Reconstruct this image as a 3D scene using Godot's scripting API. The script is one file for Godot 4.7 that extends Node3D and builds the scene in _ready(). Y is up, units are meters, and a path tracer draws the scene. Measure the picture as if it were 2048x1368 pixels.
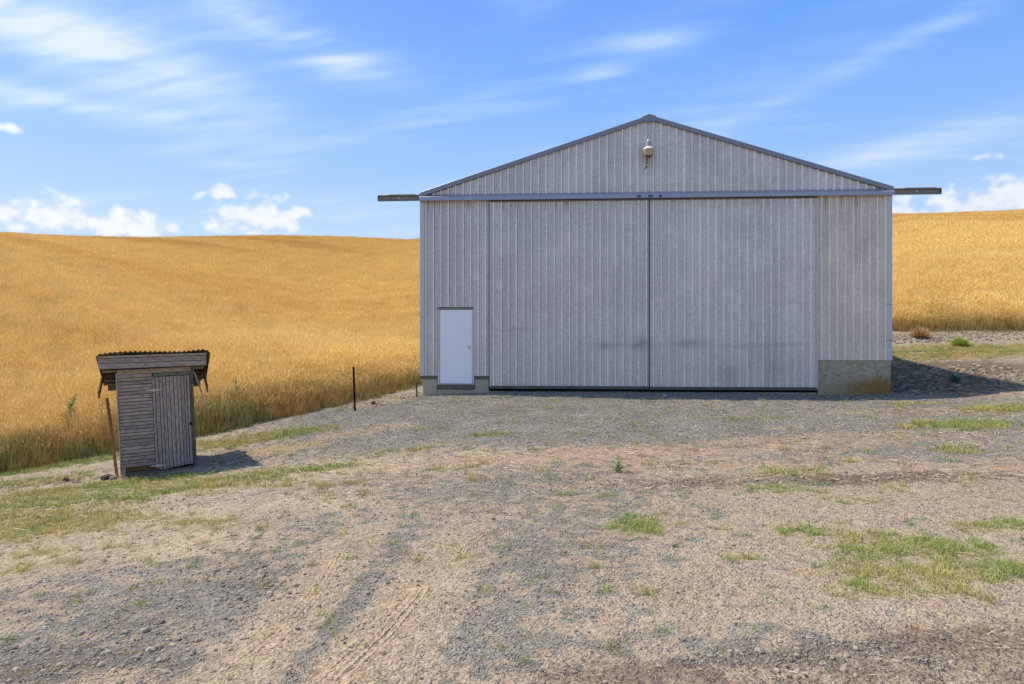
extends Node3D

# ---------------------------------------------------------------- terrain tables (x to the right, d away from the camera, metres)
const EYE := 1.6
const EXPOSURE := 1.3
const SUN_AT := Vector3(-0.497, 0.835, -0.221)   # towards the sun
const XS := [-16.0, -11.0, -7.0, -4.0, -2.0, 0.0, 3.0, 6.0, 10.0, 13.0, 17.0, 24.0]
const DS := [0.0, 3.0, 6.0, 9.0, 12.5, 16.0, 19.0, 22.0, 25.0, 28.0, 32.0]
const T := [
	[-2.9, -2.4, -2.0, -1.75, -1.67, -1.6, -1.52, -1.45, -1.35, -1.25, -1.15, -1.0],
	[-3.0, -2.45, -2.05, -1.78, -1.68, -1.61, -1.52, -1.44, -1.33, -1.2, -1.1, -0.9],
	[-3.1, -2.55, -2.12, -1.86, -1.72, -1.63, -1.52, -1.42, -1.31, -1.2, -1.05, -0.85],
	[-3.2, -2.7, -2.26, -1.92, -1.76, -1.65, -1.55, -1.45, -1.32, -1.2, -1.0, -0.75],
	[-3.4, -2.9, -2.48, -2.10, -1.79, -1.62, -1.53, -1.46, -1.34, -1.18, -0.92, -0.6],
	[-3.6, -2.87, -2.15, -1.76, -1.55, -1.47, -1.44, -1.42, -1.36, -1.12, -0.82, -0.45],
	[-3.7, -2.8, -2.0, -1.6, -1.43, -1.33, -1.33, -1.33, -1.33, -1.02, -0.65, -0.3],
	[-3.7, -2.8, -1.95, -1.4, -1.3, -1.3, -1.3, -1.2, -1.0, -0.74, -0.42, -0.1],
	[-3.7, -2.8, -1.95, -1.4, -1.3, -1.3, -1.3, -1.1, -0.7, -0.29, -0.12, 0.1],
	[-3.7, -2.8, -1.95, -1.4, -1.3, -1.3, -1.2, -0.9, -0.2, 0.28, 0.42, 0.6],
	[-3.7, -2.8, -1.95, -1.4, -1.3, -1.2, -1.0, -0.6, 0.0, 0.35, 0.5, 0.65]]
const FX := [-120.0, -40.0, -20.0, -11.3, -8.5, -6.6, -4.3, -2.95, -2.6, -1.5, 6.0, 12.0, 14.0, 17.0, 20.0, 26.0, 120.0]
const FD := [-5.0, 10.5, 13.8, 15.5, 16.0, 16.7, 19.2, 21.8, 28.0, 35.0, 37.0, 35.0, 29.5, 28.0, 27.3, 26.5, 18.0]
const AX := [-90.0, -62.0, -45.0, -32.0, -18.0, 0.0, 30.0, 48.0, 62.0, 90.0]
const AV := [15.2, 15.5, 17.3, 19.5, 19.9, 18.6, 17.8, 17.0, 17.4, 18.0]

# yard map: the rectangle of ground round the buildings
const MX0 := -16.0
const MX1 := 20.0
const MD0 := 1.5
const MD1 := 33.5
const MW := 1260
const MH := 1120

var rng := RandomNumberGenerator.new()
var hn1 := FastNoiseLite.new()
var hn2 := FastNoiseLite.new()
var hn3 := FastNoiseLite.new()
var baked := PackedFloat32Array()
var gravel_map := PackedByteArray()
var grass_map := PackedByteArray()
var soil_map := PackedByteArray()


# ================================================================ height
func cub(xs: Array, v: Array, x: float) -> float:
	var n := xs.size()
	if x <= xs[0]:
		return v[0]
	if x >= xs[n - 1]:
		return v[n - 1]
	var i := 0
	while xs[i + 1] <= x:
		i += 1
	var p := maxi(i - 1, 0)
	var q := mini(i + 2, n - 1)
	var a: float = xs[i]
	var span: float = xs[i + 1] - a
	return cubic_interpolate_in_time(v[i], v[i + 1], v[p], v[q], (x - a) / span, span, xs[p] - a, xs[q] - a)


func yard(x: float, d: float) -> float:
	var rows := []
	for k in DS.size():
		rows.append(cub(XS, T[k], x))
	return cub(DS, rows, d)


func foot(x: float, d: float) -> float:   # distance into the wheat field, negative outside
	var best := 1e9
	var inside := false
	for i in FX.size() - 1:
		var ax: float = FX[i]
		var ay: float = FD[i]
		var bx: float = FX[i + 1] - ax
		var by: float = FD[i + 1] - ay
		var t := clampf(((x - ax) * bx + (d - ay) * by) / (bx * bx + by * by), 0.0, 1.0)
		var ex := x - ax - t * bx
		var ey := d - ay - t * by
		best = minf(best, ex * ex + ey * ey)
		if ax <= x and x < ax + bx and d > ay + by * (x - ax) / bx:
			inside = true
	return sqrt(best) if inside else -sqrt(best)


func rise(s: float, x: float) -> float:
	if s <= 0.0:
		return 0.0
	var a := cub(AX, AV, x)
	var t := s / 95.0
	if t < 1.0:
		return a * pow(sin(PI / 2.0 * t), 1.15)
	return a * maxf(1.0 - 0.5 * (t - 1.0) * (t - 1.0), 0.2)


func plain(x: float, d: float) -> float:
	return yard(x, d) + EYE + rise(foot(x, d), x)


func bake() -> void:   # X -20..28, d 0..40 every 0.25 m
	baked.resize(193 * 161)
	for j in 161:
		for i in 193:
			baked[j * 193 + i] = plain(-20.0 + i * 0.25, j * 0.25)


func hgt(x: float, d: float) -> float:
	var h: float
	if x > -20.0 and x < 27.9 and d > 0.0 and d < 39.9:
		var fx := (x + 20.0) * 4.0
		var fd := d * 4.0
		var i := int(fx)
		var j := int(fd)
		fx -= i
		fd -= j
		var k := j * 193 + i
		h = lerpf(lerpf(baked[k], baked[k + 1], fx), lerpf(baked[k + 193], baked[k + 194], fx), fd)
	else:
		h = plain(x, d)
	h += hn1.get_noise_2d(x, d) * 0.035
	if d < 33.0:
		h += hn2.get_noise_2d(x, d) * 0.014 + hn3.get_noise_2d(x, d) * 0.011
	return h


func at(x: float, d: float, lift := 0.0) -> Vector3:
	return Vector3(x, hgt(x, d) + lift, -d)


# ================================================================ node helpers
func tag(o: Node, label: String, category: String, group := "", kind := "") -> void:
	if label:
		o.set_meta("label", label)
	if category:
		o.set_meta("category", category)
	if group:
		o.set_meta("group", group)
	if kind:
		o.set_meta("kind", kind)


func thing(called: String, label: String, category: String, where: Vector3, group := "") -> Node3D:
	var o := Node3D.new()
	o.name = called
	add_child(o, true)
	o.position = where
	tag(o, label, category, group)
	return o


func part(called: String, st: SurfaceTool, m: Material, parent: Node) -> MeshInstance3D:
	var o := MeshInstance3D.new()
	o.name = called
	o.mesh = st.commit()
	o.material_override = m
	parent.add_child(o, true)
	return o


func begin() -> SurfaceTool:
	var st := SurfaceTool.new()
	st.begin(Mesh.PRIMITIVE_TRIANGLES)
	st.set_color(Color.WHITE)
	return st


func vtx(st: SurfaceTool, p: Vector3, n: Vector3, uv: Vector2) -> void:
	st.set_normal(n)
	st.set_uv(uv)
	st.add_vertex(p)


func tri(st: SurfaceTool, a: Vector3, b: Vector3, c: Vector3, n: Vector3, ua := Vector2.ZERO, ub := Vector2.ZERO, uc := Vector2.ZERO) -> void:
	vtx(st, a, n, ua)
	if (a - c).cross(a - b).dot(n) >= 0.0:
		vtx(st, b, n, ub)
		vtx(st, c, n, uc)
	else:
		vtx(st, c, n, uc)
		vtx(st, b, n, ub)


func quad(st: SurfaceTool, a: Vector3, b: Vector3, c: Vector3, d: Vector3, n: Vector3, ua := Vector2.ZERO, ub := Vector2.ZERO, uc := Vector2.ZERO, ud := Vector2.ZERO) -> void:
	tri(st, a, b, c, n, ua, ub, uc)
	tri(st, a, c, d, n, ua, uc, ud)


func face(st: SurfaceTool, pts: Array, n: Vector3) -> void:
	var e := (n.cross(Vector3.UP) if absf(n.y) < 0.9 else n.cross(Vector3.RIGHT)).normalized()
	var g := n.cross(e)
	for i in range(1, pts.size() - 1):
		var a: Vector3 = pts[0]
		var b: Vector3 = pts[i]
		var c: Vector3 = pts[i + 1]
		tri(st, a, b, c, n, Vector2(a.dot(e), a.dot(g)), Vector2(b.dot(e), b.dot(g)), Vector2(c.dot(e), c.dot(g)))


func box(st: SurfaceTool, xf: Transform3D, size: Vector3, bev := 0.004) -> void:
	# chamfered box; u runs along its longest side in metres
	var h := size / 2.0
	var b := minf(bev, minf(h.x, minf(h.y, h.z)) * 0.6)
	var long := 0 if size.x >= size.y and size.x >= size.z else (1 if size.y >= size.z else 2)
	var o := Vector2(rng.randf() * 7.0, rng.randf() * 7.0)
	var uv := func(p: Vector3) -> Vector2: return Vector2(p[long], p[(long + 1) % 3] + p[(long + 2) % 3]) + o
	var pt := func(s: Vector3, f: int) -> Vector3:
		var r := Vector3(s.x * (h.x - b), s.y * (h.y - b), s.z * (h.z - b))
		r[f] = s[f] * h[f]
		return r
	var put := func(ps: Array, n: Vector3) -> void:
		var nn := (xf.basis * n).normalized()
		for i in range(1, ps.size() - 1):
			tri(st, xf * ps[0], xf * ps[i], xf * ps[i + 1], nn, uv.call(ps[0]), uv.call(ps[i]), uv.call(ps[i + 1]))
	for f in 3:
		var g := (f + 1) % 3
		var k := (f + 2) % 3
		for s in [-1.0, 1.0]:
			var c := []
			for q in [[-1.0, -1.0], [1.0, -1.0], [1.0, 1.0], [-1.0, 1.0]]:
				var v := Vector3.ZERO
				v[f] = s
				v[g] = q[0]
				v[k] = q[1]
				c.append(pt.call(v, f))
			var n := Vector3.ZERO
			n[f] = s
			put.call(c, n)
			for s2 in [-1.0, 1.0]:   # the edge between faces f and g
				var v1 := Vector3.ZERO
				v1[f] = s
				v1[g] = s2
				v1[k] = -1.0
				var v2 := v1
				v2[k] = 1.0
				var n2 := Vector3.ZERO
				n2[f] = s
				n2[g] = s2
				put.call([pt.call(v1, f), pt.call(v2, f), pt.call(v2, g), pt.call(v1, g)], n2.normalized())
	for sx in [-1.0, 1.0]:
		for sy in [-1.0, 1.0]:
			for sz in [-1.0, 1.0]:
				var v := Vector3(sx, sy, sz)
				put.call([pt.call(v, 0), pt.call(v, 1), pt.call(v, 2)], v.normalized())


func box_at(st: SurfaceTool, lo: Vector3, hi: Vector3, bev := 0.004) -> void:
	box(st, Transform3D(Basis(), (lo + hi) / 2.0), hi - lo, bev)


func lathe(st: SurfaceTool, c: Vector3, prof: Array, seg := 20) -> void:   # prof: [radius, y]
	for i in prof.size() - 1:
		var r0: float = prof[i][0]
		var y0: float = prof[i][1]
		var r1: float = prof[i + 1][0]
		var y1: float = prof[i + 1][1]
		var sl := Vector2(y1 - y0, r0 - r1).normalized()
		if y1 < y0:
			sl = -sl if sl.x > 0 else sl
		for k in seg:
			var a0 := TAU * k / seg
			var a1 := TAU * (k + 1) / seg
			var d0 := Vector3(cos(a0), 0, sin(a0))
			var d1 := Vector3(cos(a1), 0, sin(a1))
			var n0 := (d0 * absf(sl.x) + Vector3.UP * sl.y * (1.0 if sl.x >= 0 else -1.0)).normalized()
			var n1 := (d1 * absf(sl.x) + Vector3.UP * sl.y * (1.0 if sl.x >= 0 else -1.0)).normalized()
			var p := [c + d0 * r0 + Vector3.UP * y0, c + d1 * r0 + Vector3.UP * y0, c + d1 * r1 + Vector3.UP * y1, c + d0 * r1 + Vector3.UP * y1]
			var nm := [n0, n1, n1, n0]
			for t in [[0, 1, 2], [0, 2, 3]]:
				var f: Vector3 = (p[t[0]] - p[t[2]]).cross(p[t[0]] - p[t[1]])
				var order: Array = t if f.dot(n0 + n1) >= 0 else [t[0], t[2], t[1]]
				for q in order:
					vtx(st, p[q], nm[q], Vector2.ZERO)


func tube(st: SurfaceTool, pts: Array, radii: Array, seg := 6) -> void:
	var rings := []
	for i in pts.size():
		var dir: Vector3 = (pts[mini(i + 1, pts.size() - 1)] - pts[maxi(i - 1, 0)]).normalized()
		var e := dir.cross(Vector3(0.31, 0.2, 0.93)).normalized()
		var g := dir.cross(e)
		var ring := []
		for k in seg:
			var a := TAU * k / seg
			ring.append([e * cos(a) + g * sin(a), pts[i] + (e * cos(a) + g * sin(a)) * radii[i]])
		rings.append(ring)
	for i in pts.size() - 1:
		for k in seg:
			var a: Array = rings[i][k]
			var b: Array = rings[i][(k + 1) % seg]
			var c: Array = rings[i + 1][(k + 1) % seg]
			var d: Array = rings[i + 1][k]
			for t in [[a, b, c], [a, c, d]]:
				var f: Vector3 = (t[0][1] - t[2][1]).cross(t[0][1] - t[1][1])
				var order: Array = t if f.dot(a[0] + b[0]) >= 0 else [t[0], t[2], t[1]]
				for q in order:
					vtx(st, q[1], q[0], Vector2.ZERO)


func lump(st: SurfaceTool, c: Vector3, r: Vector3, sd: int, rough := 0.3) -> void:   # a stone or clod
	var nz := FastNoiseLite.new()
	nz.seed = sd
	nz.frequency = 0.9
	var P := func(i: int, j: int) -> Vector3:
		var th := PI * i / 6.0
		var ph := TAU * j / 9.0
		var u := Vector3(sin(th) * cos(ph), cos(th), sin(th) * sin(ph))
		return u * (1.0 + rough * nz.get_noise_3dv(u * 2.0 + Vector3(sd, 0, 0))) * r
	for i in 6:
		for j in 9:
			var a: Vector3 = P.call(i, j)
			var b: Vector3 = P.call(i, j + 1)
			var d: Vector3 = P.call(i + 1, j)
			var e: Vector3 = P.call(i + 1, j + 1)
			for t in [[a, b, e], [a, e, d]]:
				var n: Vector3 = (t[0] - t[2]).cross(t[0] - t[1])
				if n.length() < 1e-9:
					continue
				if n.dot(t[0] + t[1] + t[2]) < 0:
					n = -n
				tri(st, c + t[0], c + t[1], c + t[2], n.normalized())


# ================================================================ materials and textures
func noise(sd: int, freq: float, oct := 4, kind := FastNoiseLite.TYPE_SIMPLEX_SMOOTH) -> FastNoiseLite:
	var n := FastNoiseLite.new()
	n.seed = sd
	n.noise_type = kind
	n.frequency = freq
	n.fractal_type = FastNoiseLite.FRACTAL_FBM if oct > 1 else FastNoiseLite.FRACTAL_NONE
	n.fractal_octaves = oct
	return n


func bytes_of(n: FastNoiseLite, w: int, h: int, seamless := false) -> PackedByteArray:
	var im := n.get_seamless_image(w, h) if seamless else n.get_image(w, h)
	im.convert(Image.FORMAT_L8)
	return im.get_data()


func mat(c: Color, rough := 0.8, metal := 0.0) -> StandardMaterial3D:
	var m := StandardMaterial3D.new()
	m.albedo_color = c
	m.roughness = rough
	m.metallic = metal
	m.metallic_specular = 0.35
	return m


func rgb_texture(w: int, h: int, data: PackedByteArray) -> ImageTexture:
	return ImageTexture.create_from_image(Image.create_from_data(w, h, false, Image.FORMAT_RGB8, data))


func grey_texture(w: int, h: int, data: PackedByteArray) -> ImageTexture:
	return ImageTexture.create_from_image(Image.create_from_data(w, h, false, Image.FORMAT_L8, data))


var wood_tex: ImageTexture
var wood_bump: ImageTexture


func make_wood() -> void:
	# weathered grain along u: one repeat is 1 m long and 0.5 m wide
	var n := noise(11, 0.02, 4)
	var im := n.get_seamless_image(32, 512)
	im.convert(Image.FORMAT_L8)
	im.resize(512, 512, Image.INTERPOLATE_CUBIC)
	var grain := im.get_data()
	var fine_im := noise(12, 0.06, 3).get_seamless_image(64, 512)
	fine_im.convert(Image.FORMAT_L8)
	fine_im.resize(512, 512, Image.INTERPOLATE_CUBIC)
	var fine := fine_im.get_data()
	var patch := bytes_of(noise(13, 0.012, 3), 512, 512, true)
	var data := PackedByteArray()
	data.resize(512 * 512 * 3)
	var bump := PackedByteArray()
	bump.resize(512 * 512)
	for i in 512 * 512:
		var g := grain[i] / 255.0
		var f := fine[i] / 255.0
		var p := patch[i] / 255.0
		var v := 0.82 + (g - 0.5) * 0.15 + (f - 0.5) * 0.10 + (p - 0.5) * 0.22
		if f < 0.26:
			v -= 0.06
		v = clampf(v, 0.08, 1.0)
		data[i * 3] = int(clampf(v * 250.0, 0, 255))
		data[i * 3 + 1] = int(clampf(v * (244.0 + (p - 0.5) * 8.0), 0, 255))
		data[i * 3 + 2] = int(clampf(v * (240.0 - (p - 0.5) * 16.0), 0, 255))
		bump[i] = int(clampf((0.5 + (g - 0.5) * 0.5 + (f - 0.5) * 0.7) * 255.0, 0, 255))
	wood_tex = rgb_texture(512, 512, data)
	wood_bump = grey_texture(512, 512, bump)


func wood(c: Color) -> StandardMaterial3D:
	var m := mat(c, 0.9)
	m.albedo_texture = wood_tex
	m.heightmap_enabled = true
	m.heightmap_texture = wood_bump
	m.heightmap_scale = 0.06
	m.uv1_scale = Vector3(1.0, 2.0, 1.0)
	m.metallic_specular = 0.2
	return m


func facade_texture() -> ImageTexture:
	# galvanised sheet over the whole front, 12.8 m by 8 m: spangle, streaks, tone of each sheet, smears
	var w := 1024
	var h := 640
	var cell := noise(21, 0.33, 1, FastNoiseLite.TYPE_CELLULAR)
	cell.cellular_return_type = FastNoiseLite.RETURN_CELL_VALUE
	var sp := bytes_of(cell, w, h)
	var speck := bytes_of(noise(27, 0.45, 2), w, h)
	var st_im := noise(22, 0.09, 3).get_image(w, 14)
	st_im.convert(Image.FORMAT_L8)
	st_im.resize(w, h, Image.INTERPOLATE_CUBIC)
	var streak := st_im.get_data()
	var big := bytes_of(noise(23, 0.008, 4), w, h)
	var mid := bytes_of(noise(24, 0.04, 3), w, h)
	var data := PackedByteArray()
	data.resize(w * h * 3)
	var tone := []
	rng.seed = 77
	for k in 64:
		tone.append(rng.randf_range(-0.022, 0.022))
	var smears := [   # t, height, half width, half height, darkness
		[4.95, 1.5, 0.24, 0.12, 0.11], [5.95, 1.55, 0.22, 0.17, 0.14], [6.9, 1.55, 0.4, 0.12, 0.04], [7.35, 1.58, 0.34, 0.13, 0.12],
		[8.6, 1.5, 0.8, 0.06, 0.06], [9.6, 1.55, 0.7, 0.06, 0.06], [2.6, 1.95, 0.5, 0.05, 0.07], [5.5, 1.52, 0.9, 0.06, 0.05], [8.2, 0.75, 0.35, 0.3, 0.08], [9.4, 1.0, 0.5, 0.5, 0.07]]
	for j in h:
		var y := 7.9 - j / 80.0
		for i in w:
			var t := i / 80.0 - 0.2
			var k := j * w + i
			var v := 0.935 + (sp[k] / 255.0 - 0.5) * 0.07 + (speck[k] / 255.0 - 0.5) * 0.06 + (streak[k] / 255.0 - 0.5) * 0.07 + (big[k] / 255.0 - 0.5) * 0.05 + (mid[k] / 255.0 - 0.5) * 0.03
			v += tone[clampi(int((t + 0.2) / 0.8128), 0, 15) + (16 if y > 5.5 else 0)]
			var warm := 0.0
			if y < 2.2 and y > 0.3:
				for s in smears:
					var a: float = (t - s[0]) / s[2]
					var b: float = (y - s[1]) / s[3]
					var q := a * a + b * b
					if q < 5.0:
						v -= s[4] * exp(-q) * (0.5 + mid[k] / 255.0)
				v += 0.02 * smoothstep(1.2, 0.4, y)
			if t > 10.5 and y < 5.5:   # the sheet beside the doors has weathered warmer
				warm = 0.022
				v -= 0.12 * smoothstep(0.55, 0.95, streak[k] / 255.0) * smoothstep(1.0, 5.4, y)
			if y < 5.42 and y > 5.0:   # rust runs under the track
				var run := smoothstep(0.56, 0.85, streak[k] / 255.0) * (y - 5.0) / 0.42
				v -= 0.2 * run
				warm += 0.03 * run
			data[k * 3] = int(clampf((v + warm) * 255.0, 0, 255))
			data[k * 3 + 1] = int(clampf(v * 254.0, 0, 255))
			data[k * 3 + 2] = int(clampf((v * 1.012 - warm) * 255.0, 0, 255))
	return rgb_texture(w, h, data)


func concrete_texture() -> ImageTexture:
	# 2.56 m by 1.28 m of formed concrete with rusty runoff low down and to the right
	var w := 512
	var h := 256
	var a := bytes_of(noise(31, 0.03, 5), w, h)
	var b := bytes_of(noise(32, 0.2, 3), w, h)
	var r_im := noise(33, 0.06, 3).get_image(w, 6)
	r_im.convert(Image.FORMAT_L8)
	r_im.resize(w, h, Image.INTERPOLATE_CUBIC)
	var run := r_im.get_data()
	var data := PackedByteArray()
	data.resize(w * h * 3)
	for j in h:
		var y := 1.28 - j / 200.0   # above the sheet's lower edge
		for i in w:
			var x := i / 200.0
			var k := j * w + i
			var n := a[k] / 255.0
			var v := 0.70 + (n - 0.5) * 0.16 + (b[k] / 255.0 - 0.5) * 0.12
			var edge := 0.72 + 0.1 * sin(x * 1.7 - 1.2) + (n - 0.5) * 0.3
			var stain := smoothstep(edge + 0.08, edge - 0.2, y) * smoothstep(-0.4, 1.6, x)
			stain = maxf(stain, 0.55 * smoothstep(1.0, 1.35, x) * smoothstep(1.05, 0.7, y + (n - 0.5) * 0.3) * smoothstep(0.4, 0.6, run[k] / 255.0))
			var c := Vector3(v, v * 0.985, v * 0.95).lerp(Vector3(v * 0.86, v * 0.70, v * 0.47), clampf(stain, 0, 1))
			for hole in [[0.2, 0.86], [0.85, 0.84], [1.55, 0.86], [0.2, 0.42], [0.9, 0.42], [1.6, 0.4], [0.55, 0.86]]:
				var q := Vector2(x - hole[0], y - hole[1]).length()
				if q < 0.016:
					c *= 0.35
			data[k * 3] = int(clampf(c.x * 255.0, 0, 255))
			data[k * 3 + 1] = int(clampf(c.y * 255.0, 0, 255))
			data[k * 3 + 2] = int(clampf(c.z * 255.0, 0, 255))
	return rgb_texture(w, h, data)


# ---------------------------------------------------------------- sky
var sky_rows: Array = []
var sn1: FastNoiseLite
var sn2: FastNoiseLite
var sn3: FastNoiseLite
var cirrus := []
var heaps := []
const SKW := 2816
const SKH := 1408


func prepare_sky() -> void:
	sn1 = noise(41, 1.0, 5)
	sn2 = noise(42, 1.0, 4)
	sn3 = noise(43, 1.0, 5)
	# azimuth (0 is north, into the view), elevation, half length, half thickness in degrees, tilt, strength
	cirrus = [
		[-34.0, 20.5, 10.0, 2.2, -8.0, 0.9], [-26.0, 19.0, 9.0, 2.0, -14.0, 0.75], [-36.0, 16.2, 9.0, 0.8, -4.0, 0.8], [-27.0, 16.0, 9.0, 1.1, 3.0, 0.7], [-40.0, 22.5, 7.0, 2.4, 0.0, 0.7],
		[-21.0, 24.0, 9.0, 1.6, -22.0, 1.05], [-14.5, 21.2, 6.5, 1.2, -4.0, 0.95], [-31.0, 25.0, 8.0, 1.6, -18.0, 0.55], [2.0, 26.0, 3.2, 0.7, 3.0, 0.75], [11.5, 22.7, 3.6, 0.75, -2.0, 0.75], [7.2, 21.0, 2.6, 0.7, 4.0, 0.7], [-23.0, 13.6, 5.0, 0.6, 0.0, 0.3],
		[30.0, 20.5, 16.0, 0.7, 17.0, 0.62], [20.0, 19.0, 12.0, 2.2, 12.0, 0.28], [31.0, 14.0, 10.0, 0.75, 7.0, 0.75], [22.0, 13.0, 8.0, 0.7, 5.0, 0.35], [-12.0, 10.6, 7.0, 1.1, 0.0, 0.35], [-3.0, 12.7, 6.0, 0.5, 2.0, 0.25], [16.0, 25.0, 12.0, 1.5, 9.0, 0.25], [33.0, 24.5, 9.0, 1.6, 12.0, 0.3]]
	# azimuth, elevation of the base, half width, height
	heaps = [[-36.5, 8.0, 2.6, 1.5], [-33.0, 8.0, 3.0, 2.0], [-29.3, 8.0, 3.4, 2.0], [-26.6, 8.0, 1.6, 0.8], [-21.0, 9.0, 2.8, 2.0], [-19.3, 9.2, 2.6, 2.4], [-22.4, 10.9, 2.1, 0.8], [-17.0, 9.9, 1.3, 0.9], [-20.0, 8.3, 1.0, 0.4], [-35.8, 13.9, 0.9, 0.5],
		[29.2, 8.7, 2.6, 1.6], [32.3, 8.9, 3.0, 1.8], [35.6, 9.0, 3.0, 2.0], [34.2, 12.3, 1.0, 0.45]]
	rng.seed = 4242
	for k in 150:
		var az := rng.randf_range(43.0, 317.0)
		cirrus.append([wrapf(az, -180.0, 180.0), rng.randf_range(10.0, 80.0), rng.randf_range(4.0, 13.0), rng.randf_range(0.6, 2.6), rng.randf_range(-16.0, 16.0), rng.randf_range(0.3, 0.9)])
	for k in 42:
		var az := rng.randf_range(43.0, 317.0)
		heaps.append([wrapf(az, -180.0, 180.0), rng.randf_range(6.0, 10.0), rng.randf_range(1.5, 3.6), rng.randf_range(0.8, 2.6)])
	sky_rows.resize(SKH)


func sky_row(j: int) -> void:
	var row := PackedFloat32Array()
	row.resize(SKW * 3)
	var el := 90.0 - (j + 0.5) * 180.0 / SKH
	if el < -0.5:
		row.fill(0.25)
		sky_rows[j] = row
		return
	var t := clampf(el / 90.0, 0.0, 1.0)
	var base := Vector3(0.62, 0.76, 0.985)
	var keys := [[0.0, Vector3(0.76, 0.86, 0.99)], [8.0, Vector3(0.735, 0.845, 0.99)], [12.0, Vector3(0.63, 0.785, 0.985)], [17.0, Vector3(0.52, 0.715, 0.98)], [22.0, Vector3(0.415, 0.645, 0.975)], [27.0, Vector3(0.345, 0.58, 0.96)], [45.0, Vector3(0.27, 0.49, 0.87)], [90.0, Vector3(0.20, 0.40, 0.78)]]
	for k in keys.size() - 1:
		if el >= keys[k][0] and el <= keys[k + 1][0]:
			base = (keys[k][1] as Vector3).lerp(keys[k + 1][1], (el - keys[k][0]) / (keys[k + 1][0] - keys[k][0]))
	if el < 0.0:
		base = keys[0][1]
	var sectors := []   # the streaks near this row, by 15 degrees of azimuth
	for q in 24:
		sectors.append([])
	var thin := maxf(cos(deg_to_rad(el)), 0.1)
	for c in cirrus:
		if absf(el - c[1]) < 3.2 * (c[3] + absf(sin(deg_to_rad(c[4]))) * c[2]):
			for q in 24:
				if absf(wrapf(-172.5 + q * 15.0 - c[0], -180.0, 180.0)) < 8.0 + c[2] * 2.6 / thin:
					sectors[q].append(c)
	var near_h := []
	for c in heaps:
		if el > c[1] - 1.2 and el < c[1] + c[3] * 1.6 + 0.3:
			near_h.append(c)
	var ce := cos(deg_to_rad(el))
	var se := sin(deg_to_rad(el))
	for i in SKW:
		var az := wrapf((i + 0.5) * 360.0 / SKW, -180.0, 180.0)
		var ar := deg_to_rad(az)
		var dir := Vector3(sin(ar) * ce, se, -cos(ar) * ce)
		var col := base
		var p := Vector2(dir.x, dir.z) / (se + 0.10)
		# thin streaks drawn out in one direction over the whole dome
		var u := p.x * 0.96 + p.y * 0.28
		var v := -p.x * 0.28 + p.y * 0.96
		var s1 := sn1.get_noise_2d(u * 0.55, v * 2.4)
		var s2 := sn2.get_noise_2d(u * 1.6 + 7.0, v * 9.0)
		var veil := smoothstep(0.0, 0.75, s1 + 0.35 * s2) * 0.26
		var thick := 0.0
		for c in sectors[clampi(int((az + 180.0) / 15.0), 0, 23)]:
			var da := wrapf(az - c[0], -180.0, 180.0) * ce
			if absf(da) > c[2] * 2.6:
				continue
			var r := deg_to_rad(c[4])
			var de: float = el - c[1] + 0.45 * s1
			var a: float = (da * cos(r) + de * sin(r)) / c[2]
			var b: float = (-da * sin(r) + de * cos(r)) / c[3]
			thick += c[5] * exp(-a * a * 1.3 - b * b)
		if thick > 0.0:
			var f := clampf(0.72 + 0.6 * s2 + 0.4 * s1 + 0.4 * sn3.get_noise_2d(az * 0.10 + el * 0.05, el * 0.55 - az * 0.06), 0.1, 1.1)
			veil = 1.0 - (1.0 - veil) * (1.0 - clampf(thick * f * 0.62, 0.0, 0.8))
		col = col.lerp(Vector3(0.905, 0.935, 0.995), clampf(veil, 0.0, 0.95))
		if near_h.size():
			var dens := -1.0
			var n3 := sn3.get_noise_3d(dir.x * 30.0, dir.y * 40.0, dir.z * 30.0) + 0.4 * sn2.get_noise_3d(dir.x * 110.0, dir.y * 130.0, dir.z * 110.0)
			for c in near_h:
				var a: float = wrapf(az - c[0], -180.0, 180.0) / c[2]
				if absf(a) > 1.5:
					continue
				var b: float = (el - c[1]) / c[3]
				var top := 1.0 - a * a
				dens = maxf(dens, minf(top - maxf(b, 0.0) * 0.95, 0.55 + b * 1.4))
			var cover := smoothstep(0.0, 0.7, dens + n3 * 0.95)
			var shade := clampf(0.965 + n3 * 0.10, 0.0, 1.0)
			col = col.lerp(Vector3(0.965 * shade, 0.975 * shade, 0.995), cover * 0.88)
		# haze round the sun
		var off := rad_to_deg(acos(clampf(dir.dot(SUN_AT), -1.0, 1.0)))
		var glow := 1.6 * exp(-off / 7.0) + 0.75 * exp(-off / 22.0)
		row[i * 3] = pow(col.x, 2.2) / EXPOSURE + glow
		row[i * 3 + 1] = pow(col.y, 2.2) / EXPOSURE + glow * 0.97
		row[i * 3 + 2] = pow(col.z, 2.2) / EXPOSURE + glow * 0.92
	sky_rows[j] = row


func make_sky() -> PanoramaSkyMaterial:
	prepare_sky()
	var job := WorkerThreadPool.add_group_task(sky_row, SKH)
	WorkerThreadPool.wait_for_group_task_completion(job)
	var data := PackedFloat32Array()
	for r in sky_rows:
		data.append_array(r)
	var m := PanoramaSkyMaterial.new()
	m.panorama = ImageTexture.create_from_image(Image.create_from_data(SKW, SKH, false, Image.FORMAT_RGBF, data.to_byte_array()))
	return m


# ---------------------------------------------------------------- yard map
var lowA := PackedFloat32Array()
var lowB := PackedFloat32Array()
var gn1 := PackedByteArray()
var gn2 := PackedByteArray()
var gn3 := PackedByteArray()
var map_rows: Array = []
var gravel_rows: Array = []
var grass_rows: Array = []
var soil_rows: Array = []

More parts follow.
